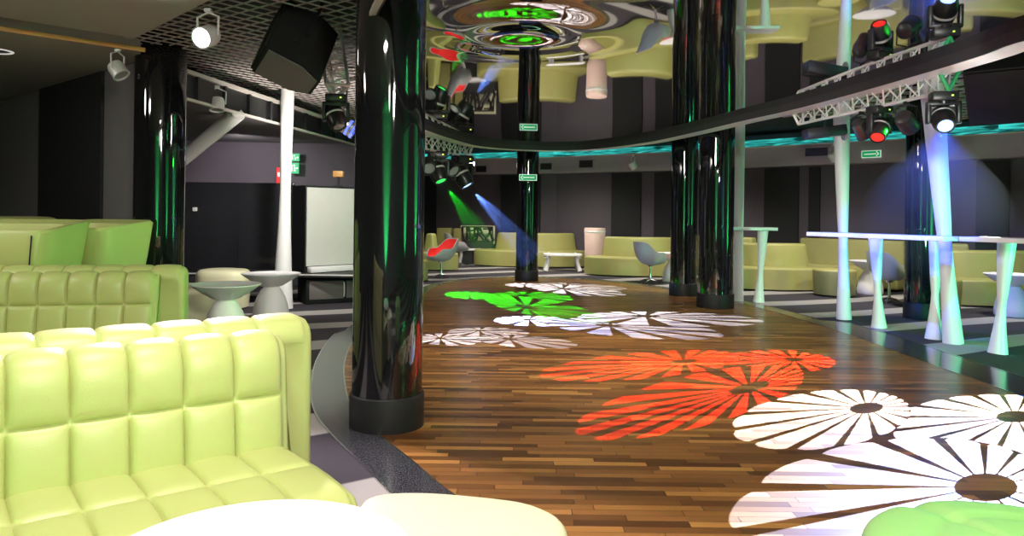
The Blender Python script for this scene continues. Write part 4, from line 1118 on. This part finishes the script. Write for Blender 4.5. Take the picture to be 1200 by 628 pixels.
# gobo projectors: flower rosettes thrown on the parquet
def gobo(name, src, col, power, flowers):
    l = bpy.data.lights.new(name, 'SPOT'); l.energy = power; l.color = (1, 1, 1); l.shadow_soft_size = .004
    l.use_nodes = True; nt = l.node_tree; em = nt.nodes['Emission']
    cen = Vector((0, 0, 0))
    pts = []
    for f in flowers:
        pts += [A(*f['hole']), A(*f['left']), A(*f['right'])]
    cen = sum(pts, Vector((0, 0, 0)))/len(pts)
    src = Vector(src)
    ax = (cen-src).normalized(); mxa = max(ax.angle((p-src).normalized()) for p in pts)
    l.spot_size = min(R(170), 2*mxa+R(14)); l.spot_blend = .02
    o = bpy.data.objects.new(name, l); COL.objects.link(o); o.location = src; o.rotation_euler = (cen-src).to_track_quat('-Z', 'Y').to_euler()
    g = nt.nodes.new('ShaderNodeNewGeometry'); sp = nt.nodes.new('ShaderNodeSeparateXYZ'); nt.links.new(g.outputs['Incoming'], sp.inputs[0])
    k = val(nt, 'DIVIDE', src.z, val(nt, 'MAXIMUM', val(nt, 'MULTIPLY', sp.outputs[2], GS), .02))
    fx = val(nt, 'SUBTRACT', src.x, val(nt, 'MULTIPLY', val(nt, 'MULTIPLY', sp.outputs[0], GS), k)); fy = val(nt, 'SUBTRACT', src.y, val(nt, 'MULTIPLY', val(nt, 'MULTIPLY', sp.outputs[1], GS), k))
    tot = None
    for f in reversed(flowers):
        H = A(*f['hole']); Lp = A(*f['left']); Rp = A(*f['right']); Tp = A(*f['top']); Bp = A(*f['bot'])
        E = (Lp+Rp)/2; ev = (Tp+Bp)/2; E = (E+ev)/2
        E = Vector((E.x, E.y, 0))
        U = (Rp-Lp)/2; V = (Tp-Bp)/2                      # conjugate half axes
        det = U.x*V.y-U.y*V.x
        def local(ox, oy):
            dx = val(nt, 'SUBTRACT', fx, ox); dy = val(nt, 'SUBTRACT', fy, oy)
            a = val(nt, 'ADD', val(nt, 'MULTIPLY', dx, V.y/det), val(nt, 'MULTIPLY', dy, -V.x/det))
            b = val(nt, 'ADD', val(nt, 'MULTIPLY', dx, -U.y/det), val(nt, 'MULTIPLY', dy, U.x/det))
            return a, b
        a, b = local(E.x, E.y)
        r2_ = val(nt, 'SQRT', val(nt, 'ADD', val(nt, 'MULTIPLY', a, a), val(nt, 'MULTIPLY', b, b)))
        ha, hb = local(H.x, H.y)
        hr = val(nt, 'SQRT', val(nt, 'ADD', val(nt, 'MULTIPLY', ha, ha), val(nt, 'MULTIPLY', hb, hb)))
        N = f.get('n', 22)
        an = val(nt, 'MULTIPLY', val(nt, 'ARCTAN2', hb, ha), N/(2*PI))
        fr = val(nt, 'ABSOLUTE', val(nt, 'SUBTRACT', val(nt, 'FRACT', val(nt, 'ADD', an, 20.25)), .5))      # 0 centre of petal .. .5
        petal = val(nt, 'LESS_THAN', fr, f.get('fill', .37))
        # scalloped outer edge
        edge = val(nt, 'SUBTRACT', 1.0, val(nt, 'MULTIPLY', val(nt, 'POWER', val(nt, 'MULTIPLY', fr, 2.0), 3.0), .08))
        ins = val(nt, 'LESS_THAN', r2_, edge); outs = val(nt, 'GREATER_THAN', hr, f.get('hr', .16))
        m = val(nt, 'MULTIPLY', val(nt, 'MULTIPLY', petal, ins), outs)
        m = val(nt, 'MULTIPLY', m, f.get('k', 1.0))
        disc = val(nt, 'LESS_THAN', r2_, 1.0)
        tot = m if tot is None else val(nt, 'ADD', m, val(nt, 'MULTIPLY', tot, val(nt, 'SUBTRACT', 1.0, disc)))
    nt.links.new(tot, em.inputs['Strength']); em.inputs['Color'].default_value = (*col, 1)
    return o
GS = -1.0
def F(h, l, r, t, b, **k): return dict(hole=h, left=l, right=r, top=t, bot=b, **k)
WH = (.52, .85, 2.1); WB = (.42, .85, 3.0)
gobo('gobo_white_near', (3.9, 5.9, 2.2), WH, 11000, [
    F((1155, 572), (858, 600), (1262, 580), (1065, 511), (1060, 700), hr=.2, n=16, fill=.385),
    F((1015, 479), (860, 497), (1069, 481), (970, 457), (958, 526), hr=.2, n=18, fill=.385),
    F((1190, 489), (1060, 497), (1290, 490), (1140, 464), (1150, 538), hr=.2, n=18, fill=.385)])
gobo('gobo_red', (LR.x-.3, LR.y-.3, LR.z-.3), (1, .03, .02), 6500, [
    F((878, 455), (690, 490), (948, 447), (850, 430), (780, 505), hr=.2, n=20, fill=.28),
    F((801, 424), (628, 436), (860, 424), (790, 410), (735, 444), hr=.16, n=20, fill=.28),
    F((930, 422), (846, 420), (973, 426), (925, 411), (915, 436), hr=.18, n=16, fill=.28)])
gobo('gobo_green', (LG.x+.2, LG.y-.15, LG.z-.3), (.01, 1, .02), 4500, [
    F((617, 360), (568, 353), (707, 371), (612, 347), (660, 376), hr=.2, n=16, fill=.31),
    F((614, 347), (572, 347), (672, 350), (620, 342), (625, 355), hr=.18, n=13, fill=.31),
    F((549, 346), (522, 345.5), (582, 347), (548, 342), (553, 351), hr=.16, n=13, fill=.31)])
gobo('gobo_white_centre', (-.75, 12.6, 2.0), WB, 24000, [
    F((757, 371), (690, 372), (905, 375), (760, 366), (790, 384), hr=.16, n=13, fill=.31, k=.75),
    F((714, 382), (655, 380), (860, 391), (715, 374), (745, 397), hr=.16, n=13, fill=.31, k=.75),
    F((620, 375), (581, 376), (675, 377), (620, 371), (628, 383), hr=.16, n=13, fill=.31, k=.9)])
gobo('gobo_white_left', (-1.35, 8.2, 2.35), WB, 3000, [
    F((598, 398), (565, 398), (682, 403), (600, 393), (622, 409), hr=.16, n=13, fill=.31),
    F((562, 388), (528, 390), (623, 390), (565, 384), (575, 396), hr=.16, n=13, fill=.31),
    F((516, 397), (488, 398), (570, 399), (518, 391), (524, 405), hr=.16, n=13, fill=.31)])
gobo('gobo_white_far', (LF.x+.25, LF.y-.05, LF.z-.3), WB, 5500, [
    F((660, 338.5), (628, 336), (738, 343), (660, 335), (680, 348), hr=.18, n=13, fill=.31),
    F((665, 334.5), (632, 334.5), (740, 338), (665, 332), (685, 340), hr=.18, n=13, fill=.31, k=.7),
    F((614, 334), (594, 334), (652, 335), (616, 332), (620, 337), hr=.16, n=13, fill=.31)])

w = bpy.data.worlds.new('world'); SC.world = w; w.use_nodes = True
w.node_tree.nodes['Background'].inputs[0].default_value = (.02, .02, .022, 1); w.node_tree.nodes['Background'].inputs[1].default_value = 1.0
SC.view_settings.view_transform = 'Standard'; SC.view_settings.look = 'None'; SC.view_settings.gamma = 1; SC.view_settings.use_curve_mapping = False
SC.view_settings.exposure = 0.0
SC.cycles.use_denoising = True
SC.cycles.max_bounces = 8; SC.cycles.glossy_bounces = 5; SC.cycles.diffuse_bounces = 3
SC.cycles.sample_clamp_indirect = 8
